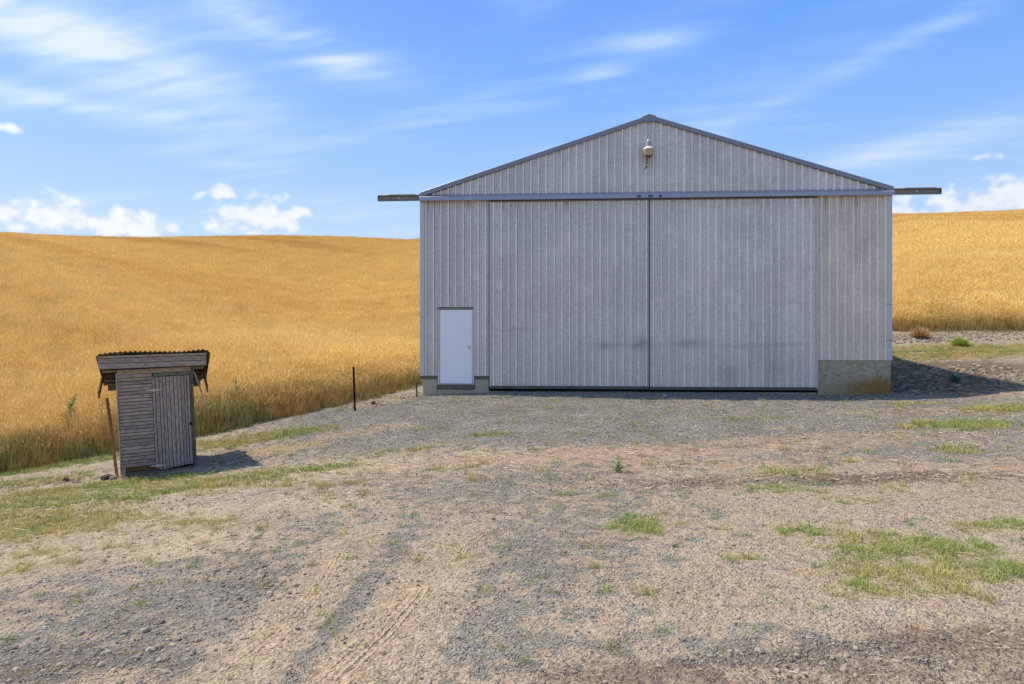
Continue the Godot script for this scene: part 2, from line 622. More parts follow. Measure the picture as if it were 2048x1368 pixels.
# kind (g gravel, r grass, s pale straw, p pink dirt, d dark soil, o orange straw), x, d, half width, half depth, strength
const PATCHES := [
	["g", 2.0, 17.0, 6.4, 3.2, 1.5], ["g", -2.6, 15.6, 1.6, 2.0, 1.0], ["g", 8.6, 16.0, 2.6, 2.4, 0.9], ["g", 1.5, 12.8, 5.0, 1.8, 0.85], ["g", 5.5, 12.0, 4.5, 1.6, 0.6], ["g", 8.0, 10.2, 3.5, 1.6, 0.6],
	["g", 0.3, 7.0, 1.3, 1.5, 0.65], ["g", -0.4, 8.6, 2.0, 0.8, 0.45], ["g", 4.5, 9.2, 3.0, 0.6, 0.45], ["g", -1.95, 4.0, 0.8, 0.9, 0.72], ["g", -2.6, 5.0, 1.0, 0.6, 0.62], ["g", -0.95, 4.9, 0.2, 1.1, 0.75], ["g", -1.0, 3.7, 0.14, 0.6, 0.6], ["g", -0.05, 4.7, 0.35, 1.0, 0.62], ["g", -0.2, 3.6, 0.4, 0.35, 0.45],
	["g", -1.9, 6.2, 0.6, 0.7, 0.5], ["g", 0.6, 5.0, 0.35, 0.8, 0.4], ["g", 0.9, 3.6, 0.7, 0.2, 0.5], ["g", 1.6, 3.5, 0.6, 0.25, 0.4], ["g", -2.6, 3.6, 0.7, 0.35, 0.7], ["g", -3.6, 16.6, 1.2, 1.0, 0.4], ["g", 4.0, 7.6, 2.2, 0.35, 0.35],
	["g", -1.34, 3.6, 0.19, 0.9, -0.9], ["g", -1.3, 5.2, 0.18, 1.0, -0.85], ["g", -0.72, 3.6, 0.24, 0.9, -1.0], ["g", -0.6, 4.6, 0.2, 0.8, -0.9], ["g", -0.45, 5.5, 0.2, 0.8, -0.8], ["g", -0.15, 6.5, 0.22, 0.5, -0.3], ["g", -1.33, 4.4, 0.2, 1.7, -0.8], ["g", -0.66, 4.2, 0.22, 1.4, -0.8], ["t", -1.38, 3.6, 0.11, 0.7, 0.8], ["t", -1.32, 4.8, 0.10, 0.8, 0.8], ["t", -0.82, 3.4, 0.16, 0.7, 0.95], ["t", -0.68, 4.3, 0.13, 0.7, 0.95], ["g", -1.03, 3.9, 0.09, 1.0, 0.35], ["g", -0.95, 5.0, 0.13, 0.7, 0.3], ["t", -0.44, 5.5, 0.13, 0.6, 0.6], ["t", -2.0, 3.4, 0.25, 0.2, 0.7], ["t", -2.1, 5.1, 0.4, 0.1, 0.6],
	["p", 0.2, 9.9, 2.2, 0.5, 0.75], ["p", 2.2, 8.9, 2.2, 0.35, 0.7], ["p", 3.0, 10.5, 2.6, 0.6, 0.6], ["p", 6.0, 11.0, 2.2, 0.5, 0.6], ["p", 8.2, 14.2, 1.8, 0.7, 0.7], ["p", 11.0, 17.0, 2.0, 0.6, 0.8], ["p", -3.0, 14.2, 1.0, 0.4, 0.7], ["p", 6.0, 8.2, 2.0, 0.3, 0.6], ["p", 1.6, 7.9, 1.6, 0.3, 0.6], ["p", 4.2, 9.8, 1.2, 0.3, 0.5], ["p", 13.5, 22.6, 2.4, 0.5, 0.7], ["p", 2.4, 4.5, 0.5, 0.3, 0.5], ["p", 2.4, 3.5, 0.6, 0.25, 0.4],
	["s", -3.4, 9.6, 1.8, 0.5, 0.85], ["s", -1.8, 10.6, 1.6, 0.35, 0.8], ["s", -3.2, 7.6, 1.6, 0.6, 0.6], ["s", -4.6, 6.6, 1.6, 0.9, 0.65], ["s", -2.4, 6.0, 0.9, 0.4, 0.6], ["s", -5.8, 9.2, 2.0, 1.0, 0.7], ["s", 2.6, 6.4, 1.6, 0.6, 0.3], ["s", -8.8, 13.2, 1.8, 0.4, 0.6], ["s", -6.0, 15.9, 1.4, 0.3, 0.7], ["s", -3.4, 19.0, 0.9, 0.9, 0.7], ["s", 13.6, 25.6, 2.6, 0.7, 0.55], ["s", 1.8, 5.4, 0.9, 0.7, 0.25], ["s", 3.8, 8.8, 1.4, 0.2, 0.5],
	["d", 2.6, 7.8, 1.6, 0.35, 0.65], ["d", 5.0, 7.7, 1.4, 0.3, 0.6], ["d", 1.9, 3.35, 1.1, 0.3, 0.55], ["d", 0.4, 3.3, 0.5, 0.2, 0.5], ["d", -2.2, 3.6, 0.8, 0.4, 0.5], ["d", -1.8, 5.0, 0.6, 0.3, 0.35], ["d", 11.6, 19.8, 1.7, 2.2, 1.2], ["d", 13.4, 20.6, 1.8, 1.6, 1.0], ["d", -5.2, 13.0, 0.9, 0.4, 0.5], ["d", -8.4, 13.0, 0.9, 0.25, 0.45], ["d", -10.5, 15.9, 2.0, 0.2, 0.6], ["d", 2.8, 3.7, 0.8, 0.2, 0.5],
	["r", -5.0, 10.4, 1.5, 0.32, 1.0], ["r", -6.3, 11.8, 1.0, 0.4, 0.95], ["r", -3.6, 10.3, 0.8, 0.22, 0.9], ["r", -2.8, 10.3, 0.5, 0.22, 0.7], ["r", -7.6, 12.0, 1.6, 0.4, 0.85], ["r", -9.6, 13.4, 1.5, 0.4, 0.8], ["r", -5.6, 14.9, 1.1, 0.5, 0.9], ["r", -4.4, 14.9, 0.8, 0.3, 0.6], ["r", -9.4, 15.3, 1.4, 0.5, 0.75], ["r", -7.8, 15.2, 0.9, 0.5, 0.7], ["r", -10.8, 15.2, 1.2, 0.4, 0.6],
	["r", -5.6, 9.7, 1.9, 0.6, 0.62], ["r", -7.2, 10.8, 1.8, 0.7, 0.65], ["r", -4.2, 9.3, 1.2, 0.3, 0.6], ["r", -6.2, 8.6, 1.5, 0.5, 0.55], ["r", -4.9, 7.4, 1.0, 0.45, 0.85], ["r", -5.6, 8.0, 1.0, 0.3, 0.6], ["r", -4.0, 6.2, 0.5, 0.12, 0.5], ["r", -3.2, 8.8, 0.7, 0.2, 0.5], ["r", -3.1, 6.9, 0.35, 0.18, 0.75], ["r", -2.1, 8.7, 0.45, 0.15, 0.55], ["r", -3.8, 5.7, 0.4, 0.1, 0.5], ["r", -0.85, 9.4, 0.4, 0.15, 0.7], ["r", -0.4, 8.45, 0.28, 0.12, 0.65], ["r", -2.0, 11.5, 0.6, 0.22, 0.65], ["r", -0.4, 12.3, 0.4, 0.2, 0.35],
	["r", 1.07, 6.1, 0.24, 0.26, 1.0], ["r", 3.1, 5.2, 0.42, 0.2, 1.1], ["r", 2.5, 5.05, 0.2, 0.13, 0.8], ["r", 2.38, 4.72, 0.2, 0.16, 1.0], ["r", 3.1, 4.66, 0.36, 0.2, 1.1], ["r", 2.5, 4.35, 0.4, 0.1, 0.75], ["r", 4.0, 5.7, 0.35, 0.16, 0.9], ["r", 2.66, 5.55, 0.35, 0.1, 0.75], ["r", 2.25, 5.75, 0.3, 0.08, 0.55], ["r", 1.62, 5.1, 0.22, 0.06, 0.6], ["r", 3.4, 6.6, 0.3, 0.1, 0.4], ["r", 2.25, 4.4, 0.12, 0.08, 0.6],
	["r", 7.6, 11.9, 0.8, 0.5, 1.0], ["r", 10.2, 14.1, 0.9, 0.6, 0.95], ["r", 6.0, 9.4, 0.3, 0.25, 0.85], ["r", 3.35, 8.25, 0.4, 0.2, 0.8], ["r", 2.85, 7.3, 0.3, 0.14, 0.75], ["r", 3.9, 7.2, 0.16, 0.14, 0.65], ["r", 2.5, 9.0, 0.9, 0.12, 0.35], ["r", 15.5, 23.9, 3.0, 1.2, 1.0], ["r", 5.0, 13.6, 0.6, 0.3, 0.35], ["r", 9.0, 15.6, 0.7, 0.3, 0.5], ["r", 12.2, 19.0, 0.5, 0.4, 0.5],
	["o", -4.9, 7.3, 0.9, 0.5, 0.9], ["o", -5.6, 8.4, 1.2, 0.5, 0.6], ["o", -4.4, 13.6, 0.9, 0.35, 0.9], ["o", -3.4, 18.6, 0.7, 0.7, 0.8], ["o", -3.9, 17.9, 0.6, 0.4, 0.6], ["o", -7.2, 11.2, 1.0, 0.4, 0.4], ["o", 2.1, 4.7, 0.3, 0.15, 0.5]]


func make_low() -> void:
	var w := 288
	var h := 256
	var ia := PackedFloat32Array()
	ia.resize(w * h * 4)
	var ib := PackedFloat32Array()
	ib.resize(w * h * 4)
	for p in PATCHES:
		var ch: int = {"g": 0, "r": 1, "s": 2, "p": 3, "d": 4, "o": 5, "t": 6}[p[0]]
		var rx: float = p[3] * 1.25
		var rd: float = p[4] * 1.25
		var i0 := clampi(int((p[1] - 2.0 * rx - MX0) / (MX1 - MX0) * w), 0, w - 1)
		var i1 := clampi(int((p[1] + 2.0 * rx - MX0) / (MX1 - MX0) * w), 0, w - 1)
		var j0 := clampi(int((p[2] - 2.0 * rd - MD0) / (MD1 - MD0) * h), 0, h - 1)
		var j1 := clampi(int((p[2] + 2.0 * rd - MD0) / (MD1 - MD0) * h), 0, h - 1)
		for j in range(j0, j1 + 1):
			var dd: float = (MD0 + (j + 0.5) * (MD1 - MD0) / h - p[2]) / rd
			for i in range(i0, i1 + 1):
				var dx: float = (MX0 + (i + 0.5) * (MX1 - MX0) / w - p[1]) / rx
				var q := dx * dx + dd * dd
				var add: float = p[5] * exp(-q * q)
				if ch < 4:
					ia[(j * w + i) * 4 + ch] += add
				else:
					ib[(j * w + i) * 4 + ch - 4] += add
	var a := Image.create_from_data(w, h, false, Image.FORMAT_RGBAF, ia.to_byte_array())
	a.resize(MW, MH, Image.INTERPOLATE_BILINEAR)
	lowA = a.get_data().to_float32_array()
	var b := Image.create_from_data(w, h, false, Image.FORMAT_RGBAF, ib.to_byte_array())
	b.resize(MW, MH, Image.INTERPOLATE_BILINEAR)
	lowB = b.get_data().to_float32_array()


func map_row(j: int) -> void:
	var row := PackedByteArray()
	row.resize(MW * 3)
	var rg := PackedByteArray()
	rg.resize(MW)
	var rr := PackedByteArray()
	rr.resize(MW)
	var rs := PackedByteArray()
	rs.resize(MW)
	for i in MW:
		var k := j * MW + i
		var a := gn1[k] / 255.0 - 0.5
		var b := gn2[k] / 255.0 - 0.5
		var c := gn3[k] / 255.0 - 0.5
		var n := a * 0.9 + b * 0.8 + c * 0.35
		var g := smoothstep(0.22, 0.72, lowA[k * 4] * 0.92 + a * 0.6 + b * 1.9 + c * 0.9)
		var r := smoothstep(0.26, 0.86, lowA[k * 4 + 1] + (b * 1.5 + c * 1.2 - a * 0.3))
		var s := smoothstep(0.25, 0.85, lowA[k * 4 + 2] + (b - a) * 0.9)
		var p := smoothstep(0.25, 0.8, lowA[k * 4 + 3] + (a * 0.7 - b * 0.8 + c * 0.4))
		var dk := smoothstep(0.25, 0.8, lowB[k * 4] + (b * 0.9 + c * 0.7))
		var o := smoothstep(0.3, 0.8, lowB[k * 4 + 1] + (b * 0.8 - c * 0.5))
		var bare := smoothstep(0.25, 0.75, lowB[k * 4 + 2] + (a + b) * 0.5)
		g *= 1.0 - 0.7 * bare
		var col := Vector3(184, 167, 144) + Vector3(26, 24, 20) * (a * 0.7 + b * 0.9 + c * 0.9)
		col = col.lerp(Vector3(206, 190, 160), s * 0.75)
		col = col.lerp(Vector3(142, 138, 128) + Vector3(30, 30, 29) * (c * 1.5 + b * 1.0 + a), g * 0.95)
		col = col.lerp(Vector3(190, 160, 135), p * 0.62)
		col = col.lerp(Vector3(112, 101, 88) + Vector3(26, 26, 24) * (c + b), dk * 0.75)
		col = col.lerp(Vector3(190, 160, 112), o * 0.55)
		col = col.lerp(Vector3(140, 137, 92), r * 0.5)
		col = col.lerp(Vector3(196, 176, 146) + Vector3(14, 13, 12) * (b + c), bare * 0.5)
		row[i * 3] = int(clampf(col.x, 0, 255))
		row[i * 3 + 1] = int(clampf(col.y, 0, 255))
		row[i * 3 + 2] = int(clampf(col.z, 0, 255))
		rg[i] = int(255.0 * g * (1.0 - r * 0.8) * (1.0 - p * 0.45))
		rr[i] = int(255.0 * r)
		rs[i] = int(255.0 * clampf(s * 0.8 + o * 0.6 + p * 0.3 + dk * 0.4 + 0.25 - 0.25 * g, 0, 1))
	map_rows[j] = row
	gravel_rows[j] = rg
	grass_rows[j] = rr
	soil_rows[j] = rs


func make_map() -> ImageTexture:
	make_low()
	gn1 = bytes_of(noise(51, 0.022, 4), MW, MH)
	gn2 = bytes_of(noise(52, 0.10, 4), MW, MH)
	gn3 = bytes_of(noise(53, 0.34, 2), MW, MH)
	for a in [map_rows, gravel_rows, grass_rows, soil_rows]:
		a.resize(MH)
	var job := WorkerThreadPool.add_group_task(map_row, MH)
	WorkerThreadPool.wait_for_group_task_completion(job)
	var data := PackedByteArray()
	for j in MH:
		data.append_array(map_rows[j])
		gravel_map.append_array(gravel_rows[j])
		grass_map.append_array(grass_rows[j])
		soil_map.append_array(soil_rows[j])
	return rgb_texture(MW, MH, data)


func look_up(m: PackedByteArray, x: float, d: float) -> float:
	if x <= MX0 or x >= MX1 or d <= MD0 or d >= MD1:
		return 0.0
	return m[int((d - MD0) / (MD1 - MD0) * MH) * MW + int((x - MX0) / (MX1 - MX0) * MW)] / 255.0


# ================================================================ scatter
func blade(st: SurfaceTool, root: Vector3, tip: Vector3, bow: Vector3, w: float, c0: Color, c1: Color, seg := 3) -> void:
	var side := (tip - root).cross(Vector3(rng.randf() - 0.5, 0.2, rng.randf() - 0.5)).normalized()
	var prev := root
	var pw := w
	var n := side.cross(tip - root).normalized()
	if n.y < 0.0:
		n = -n
	n = (n + Vector3.UP * 0.6).normalized()
	for i in seg:
		var t := (i + 1.0) / seg
		var p := root.lerp(tip, t) + bow * (4.0 * t * (1.0 - t))
		var nw := w * (1.0 - t * 0.85)
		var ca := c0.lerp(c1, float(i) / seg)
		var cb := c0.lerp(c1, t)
		var va := [prev - side * pw, ca]
		var vb := [prev + side * pw, ca]
		var vc := [p + side * nw, cb]
		var vd := [p - side * nw, cb]
		var up: bool = (va[0] - vc[0]).cross(va[0] - vb[0]).dot(n) >= 0.0
		for q in ([va, vb, vc, va, vc, vd] if up else [va, vc, vb, va, vd, vc]):
			st.set_color(q[1])
			vtx(st, q[0], n, Vector2.ZERO)
		prev = p
		pw = nw


func ear(st: SurfaceTool, p: Vector3, dir: Vector3, len: float, r: float, c: Color) -> void:
	var e := dir.cross(Vector3(0.3, 0.1, 0.9)).normalized()
	var g := dir.cross(e)
	var mid := p + dir * len * 0.45
	var end := p + dir * len
	for k in 4:
		var a := TAU * k / 4.0
		var b := TAU * (k + 1) / 4.0
		var ma := mid + (e * cos(a) + g * sin(a)) * r
		var mb := mid + (e * cos(b) + g * sin(b)) * r
		var n := (e * cos((a + b) / 2) + g * sin((a + b) / 2)).normalized()
		st.set_color(c)
		tri(st, p, ma, mb, n)
		tri(st, end, mb, ma, n)


func wheat_clump(sd: int, count: int, span: float, w: float, fat: float) -> ArrayMesh:
	rng.seed = sd
	var st := begin()
	for k in count:
		var root := Vector3(rng.randf_range(-span, span), -0.04, rng.randf_range(-span, span))
		var h := rng.randf_range(0.60, 0.86)
		var lean := Vector3(rng.randf_range(-0.16, 0.16), 0, rng.randf_range(-0.16, 0.16))
		var tone := rng.randf_range(0.85, 1.12)
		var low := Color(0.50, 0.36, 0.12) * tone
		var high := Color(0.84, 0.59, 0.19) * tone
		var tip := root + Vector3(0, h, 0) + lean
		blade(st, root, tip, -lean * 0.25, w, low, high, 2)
		var dir := (Vector3(0, 0.55, 0) + lean * 3.0 + Vector3(rng.randf_range(-0.4, 0.4), 0, rng.randf_range(-0.4, 0.4))).normalized()
		ear(st, tip, dir, rng.randf_range(0.09, 0.14), fat, Color(0.94, 0.69, 0.255) * tone)
		blade(st, tip + dir * 0.06, tip + dir * 0.22 + Vector3(rng.randf_range(-0.03, 0.03), 0, rng.randf_range(-0.03, 0.03)), Vector3.ZERO, w * 0.5, high, Color(0.94, 0.72, 0.30) * tone, 1)
		var y := rng.randf_range(0.25, 0.7)
		var o := Vector3(rng.randf_range(-1, 1), rng.randf_range(-0.5, 0.3), rng.randf_range(-1, 1)).normalized() * rng.randf_range(0.12, 0.24)
		var b := root.lerp(tip, y)
		blade(st, b, b + o, Vector3(0, 0.05, 0), w * 1.1, low, high, 2)
	return st.commit()


func grass_clump(sd: int, count: int, span: float, hmin: float, hmax: float, w: float, c0: Color, c1: Color, spread := 0.8) -> ArrayMesh:
	rng.seed = sd
	var st := begin()
	for k in count:
		var root := Vector3(rng.randf_range(-span, span), -0.01, rng.randf_range(-span, span))
		var h := rng.randf_range(hmin, hmax)
		var o := Vector3(rng.randf_range(-1, 1), 0, rng.randf_range(-1, 1)) * h * spread
		var tone := rng.randf_range(0.75, 1.2)
		blade(st, root, root + Vector3(0, h, 0) + o, Vector3(-o.x * 0.2, h * 0.12, -o.z * 0.2), w * rng.randf_range(0.7, 1.2), c0 * tone, c1 * tone, 3)
	return st.commit()


func straw_clump(sd: int, count: int, span: float, lmin: float, lmax: float, w: float) -> ArrayMesh:
	rng.seed = sd
	var st := begin()
	for k in count:
		var p := Vector3(rng.randf_range(-span, span), rng.randf_range(0.003, 0.014), rng.randf_range(-span, span))
		var a := rng.randf() * TAU
		var l := rng.randf_range(lmin, lmax)
		var e := Vector3(cos(a), rng.randf_range(-0.1, 0.16), sin(a)) * l
		var t := rng.randf_range(0.6, 1.15)
		var c := Color(0.56, 0.47, 0.32) * t
		blade(st, p - e * 0.5, p + e * 0.5, Vector3(-e.z, 0.02, e.x) * rng.randf_range(-0.18, 0.18), w, c, c * 0.92, 2)
	return st.commit()


func scatter(called: String, meshes: Array, m: Material, places: Array, label: String, category: String, parent: Node = null) -> void:
	# places: [Transform3D, Color]; copies are dealt out over the mesh variants, which go together under one name
	var holder: Node3D = null
	if meshes.size() > 1:
		holder = Node3D.new()
		holder.name = called
		(parent if parent else self).add_child(holder, true)
		if parent == null:
			tag(holder, label, category, "", "stuff")
		else:
			holder.set_meta("kind", "stuff")
	for v in meshes.size():
		var mine := []
		for i in range(v, places.size(), meshes.size()):
			mine.append(places[i])
		if mine.is_empty():
			continue
		var mm := MultiMesh.new()
		mm.transform_format = MultiMesh.TRANSFORM_3D
		mm.use_colors = true
		mm.mesh = meshes[v]
		mm.instance_count = mine.size()
		for i in mine.size():
			mm.set_instance_transform(i, mine[i][0])
			mm.set_instance_color(i, mine[i][1])
		var o := MultiMeshInstance3D.new()
		o.name = called if holder == null else called + "_spread"
		o.multimesh = mm
		o.material_override = m
		if holder:
			holder.add_child(o, true)
			o.set_meta("kind", "stuff")
		else:
			(parent if parent else self).add_child(o, true)
			if parent == null:
				tag(o, label, category, "", "stuff")
			else:
				o.set_meta("kind", "stuff")


func turned(p: Vector3, s: Vector3, tilt := 0.0) -> Transform3D:
	var b := Basis(Vector3.UP, rng.randf() * TAU)
	if tilt > 0.0:
		b = Basis(Vector3(rng.randf() - 0.5, 0, rng.randf() - 0.5).normalized(), rng.randf() * tilt) * b
	return Transform3D(b.scaled_local(s), p)


# ================================================================ main
func _ready() -> void:
	# ---- camera, sky, sun, exposure
	var cam := Camera3D.new()
	cam.name = "camera"
	cam.position = Vector3(0, EYE, 0)
	cam.fov = rad_to_deg(2.0 * atan(684.0 / 1400.0))
	cam.near = 0.1
	cam.far = 900.0
	add_child(cam)
	cam.current = true
	var env := Environment.new()
	env.background_mode = Environment.BG_SKY
	env.sky = Sky.new()
	env.sky.sky_material = make_sky()
	env.tonemap_mode = Environment.TONE_MAPPER_LINEAR
	env.tonemap_exposure = EXPOSURE
	env.sdfgi_enabled = true
	env.ssao_enabled = true
	env.ssil_enabled = true
	var we := WorldEnvironment.new()
	we.name = "world_environment"
	we.environment = env
	add_child(we)
	var sun := DirectionalLight3D.new()
	sun.name = "sun"
	sun.light_energy = 1.5
	sun.light_color = Color(1.0, 0.955, 0.88)
	sun.light_angular_distance = 0.5
	sun.shadow_enabled = true
	sun.basis = Basis.looking_at(-SUN_AT.normalized(), Vector3.UP)
	add_child(sun)

	hn1.seed = 1
	hn1.frequency = 0.3
	hn1.fractal_octaves = 3
	hn2.seed = 2
	hn2.frequency = 1.6
	hn2.fractal_octaves = 3
	hn3.seed = 3
	hn3.frequency = 6.0
	hn3.fractal_octaves = 2
	bake()
	make_wood()
	build_ground()
	build_barn()
	build_lamp()
	build_outhouse()
	build_wheat()
	build_small_things()
	build_ground_cover()


# ---------------------------------------------------------------- ground
func lines(parts: Array) -> PackedFloat32Array:
	var r := PackedFloat32Array()
	for p in parts:
		var x: float = p[0]
		var n := int(round((p[1] - p[0]) / p[2]))
		for i in n:
			r.append(lerpf(p[0], p[1], float(i) / n))
	r.append(parts[-1][1])
	return r


var ground_mat: StandardMaterial3D


func tile_textures() -> Array:
	var w := 768
	var a := bytes_of(noise(61, 0.028, 5), w, w, true)
	var cell := noise(62, 0.11, 1, FastNoiseLite.TYPE_CELLULAR)
	cell.cellular_return_type = FastNoiseLite.RETURN_DISTANCE
	var b := bytes_of(cell, w, w, true)
	var cv := noise(62, 0.11, 1, FastNoiseLite.TYPE_CELLULAR)
	cv.cellular_return_type = FastNoiseLite.RETURN_CELL_VALUE
	var e := bytes_of(cv, w, w, true)
	var c := bytes_of(noise(63, 0.3, 2), w, w, true)
	var col := PackedByteArray()
	col.resize(w * w * 3)
	var bump := PackedByteArray()
	bump.resize(w * w)
	for i in w * w:
		var A := a[i] / 255.0 - 0.5
		var B := b[i] / 255.0
		var E := e[i] / 255.0 - 0.5
		var C := c[i] / 255.0 - 0.5
		var v := 0.875 + A * 0.16 + E * 0.13 + C * 0.26 - smoothstep(0.5, 0.9, B) * 0.10
		col[i * 3] = int(clampf(v * 255.0, 0, 255))
		col[i * 3 + 1] = int(clampf(v * 254.0, 0, 255))
		col[i * 3 + 2] = int(clampf(v * 252.0, 0, 255))
		bump[i] = int(clampf((0.5 + A * 0.5 + (0.5 - B) * 0.35 + C * 0.22) * 255.0, 0, 255))
	return [rgb_texture(w, w, col), grey_texture(w, w, bump)]


func build_ground() -> void:
	var gx := lines([[-160, -40, 6.0], [-40, -20, 2.0], [-20, -16, 0.25], [-16, -7, 0.2], [-7, 7, 0.06], [7, 20, 0.2], [20, 40, 2.0], [40, 160, 6.0]])
	var gd := lines([[-40, 0, 4.0], [0, 1.5, 0.5], [1.5, 9, 0.06], [9, 22, 0.13], [22, 33.5, 0.3], [33.5, 140, 2.5], [140, 260, 10.0]])
	var nx := gx.size()
	var nd := gd.size()
	var h := PackedFloat32Array()
	h.resize(nx * nd)
	for j in nd:
		for i in nx:
			h[j * nx + i] = hgt(gx[i], gd[j])
	var pos := PackedVector3Array()
	var nor := PackedVector3Array()
	var uv := PackedVector2Array()
	var uv2 := PackedVector2Array()
	pos.resize(nx * nd)
	nor.resize(nx * nd)
	uv.resize(nx * nd)
	uv2.resize(nx * nd)
	for j in nd:
		var ja := maxi(j - 1, 0)
		var jb := mini(j + 1, nd - 1)
		for i in nx:
			var k := j * nx + i
			var ia := maxi(i - 1, 0)
			var ib := mini(i + 1, nx - 1)
			pos[k] = Vector3(gx[i], h[k], -gd[j])
			nor[k] = Vector3(-(h[j * nx + ib] - h[j * nx + ia]) / (gx[ib] - gx[ia]), 1.0, (h[jb * nx + i] - h[ja * nx + i]) / (gd[jb] - gd[ja])).normalized()
			uv[k] = Vector2(gx[i] * 0.83 + gd[j] * 0.55, gd[j] * 0.83 - gx[i] * 0.55) / 1.6
			uv2[k] = Vector2((gx[i] - MX0) / (MX1 - MX0), (gd[j] - MD0) / (MD1 - MD0))
	var inside := PackedInt32Array()
	var outside := PackedInt32Array()
	var bare := PackedInt32Array()
	for j in nd - 1:
		for i in nx - 1:
			var k := j * nx + i
			var to := inside if gx[i] >= MX0 - 0.01 and gx[i + 1] <= MX1 + 0.01 and gd[j] >= MD0 - 0.01 and gd[j + 1] <= MD1 + 0.01 else (outside if foot((gx[i] + gx[i + 1]) / 2.0, (gd[j] + gd[j + 1]) / 2.0) > 0.0 else bare)
			# clockwise seen from above
			for q in [k, k + nx, k + nx + 1, k, k + nx + 1, k + 1]:
				to.append(q)
	var tiles := tile_textures()
	ground_mat = mat(Color.WHITE, 0.95)
	ground_mat.metallic_specular = 0.15
	ground_mat.albedo_texture = tiles[0]
	ground_mat.heightmap_enabled = true
	ground_mat.heightmap_texture = tiles[1]
	ground_mat.heightmap_scale = 4.6
	var yard_mat: StandardMaterial3D = ground_mat.duplicate()
	yard_mat.detail_enabled = true
	yard_mat.detail_albedo = make_map()
	yard_mat.detail_blend_mode = BaseMaterial3D.BLEND_MODE_MUL
	yard_mat.detail_uv_layer = BaseMaterial3D.DETAIL_UV_2
	var field_mat: StandardMaterial3D = ground_mat.duplicate()
	field_mat.albedo_color = Color(0.76, 0.60, 0.36)
	var mesh := ArrayMesh.new()
	for idx in [inside, outside, bare]:
		var arr := []
		arr.resize(Mesh.ARRAY_MAX)
		arr[Mesh.ARRAY_VERTEX] = pos
		arr[Mesh.ARRAY_NORMAL] = nor
		arr[Mesh.ARRAY_TEX_UV] = uv
		arr[Mesh.ARRAY_TEX_UV2] = uv2
		arr[Mesh.ARRAY_INDEX] = idx
		mesh.add_surface_from_arrays(Mesh.PRIMITIVE_TRIANGLES, arr)
	mesh.surface_set_material(0, yard_mat)
	mesh.surface_set_material(1, field_mat)
	var bare_mat: StandardMaterial3D = ground_mat.duplicate()
	bare_mat.albedo_color = Color(0.67, 0.60, 0.51)
	mesh.surface_set_material(2, bare_mat)
	var o := MeshInstance3D.new()
	o.name = "ground"
	o.mesh = mesh
	add_child(o)
	tag(o, "farmyard ground of gravel and dry dirt rising into the field hill", "ground", "", "structure")
	# tyre tracks pressed into the bare dirt
	var track_mat := mat(Color(0.75, 0.67, 0.555), 0.95)
	track_mat.albedo_texture = tiles[0]
	track_mat.metallic_specular = 0.15
	track_mat.heightmap_enabled = true
	track_mat.heightmap_texture = tiles[1]
	track_mat.heightmap_scale = 1.6
	var runs := [
		[[[-0.95, 3.0], [-0.72, 3.9], [-0.585, 4.75], [-0.52, 5.05]], 0.2, "tread marks of a tyre pressed in the tan dirt at the front centre"],
		[[[-0.5, 5.0], [-0.34, 5.7], [-0.1, 6.4]], 0.16, "fainter tread marks beyond the deep ones, among grey gravel"],
		[[[-1.44, 3.2], [-1.33, 4.2], [-1.32, 5.0], [-1.42, 5.9]], 0.17, "tread marks in the narrow dirt strip left of the deep ones"],
		[[[0.35, 7.3], [0.85, 7.95], [1.5, 8.45]], 0.22, "short oblique tread marks in brown dirt before the gravel pad"]]
	for r in runs:
		track(r[0], r[1], r[2], track_mat)


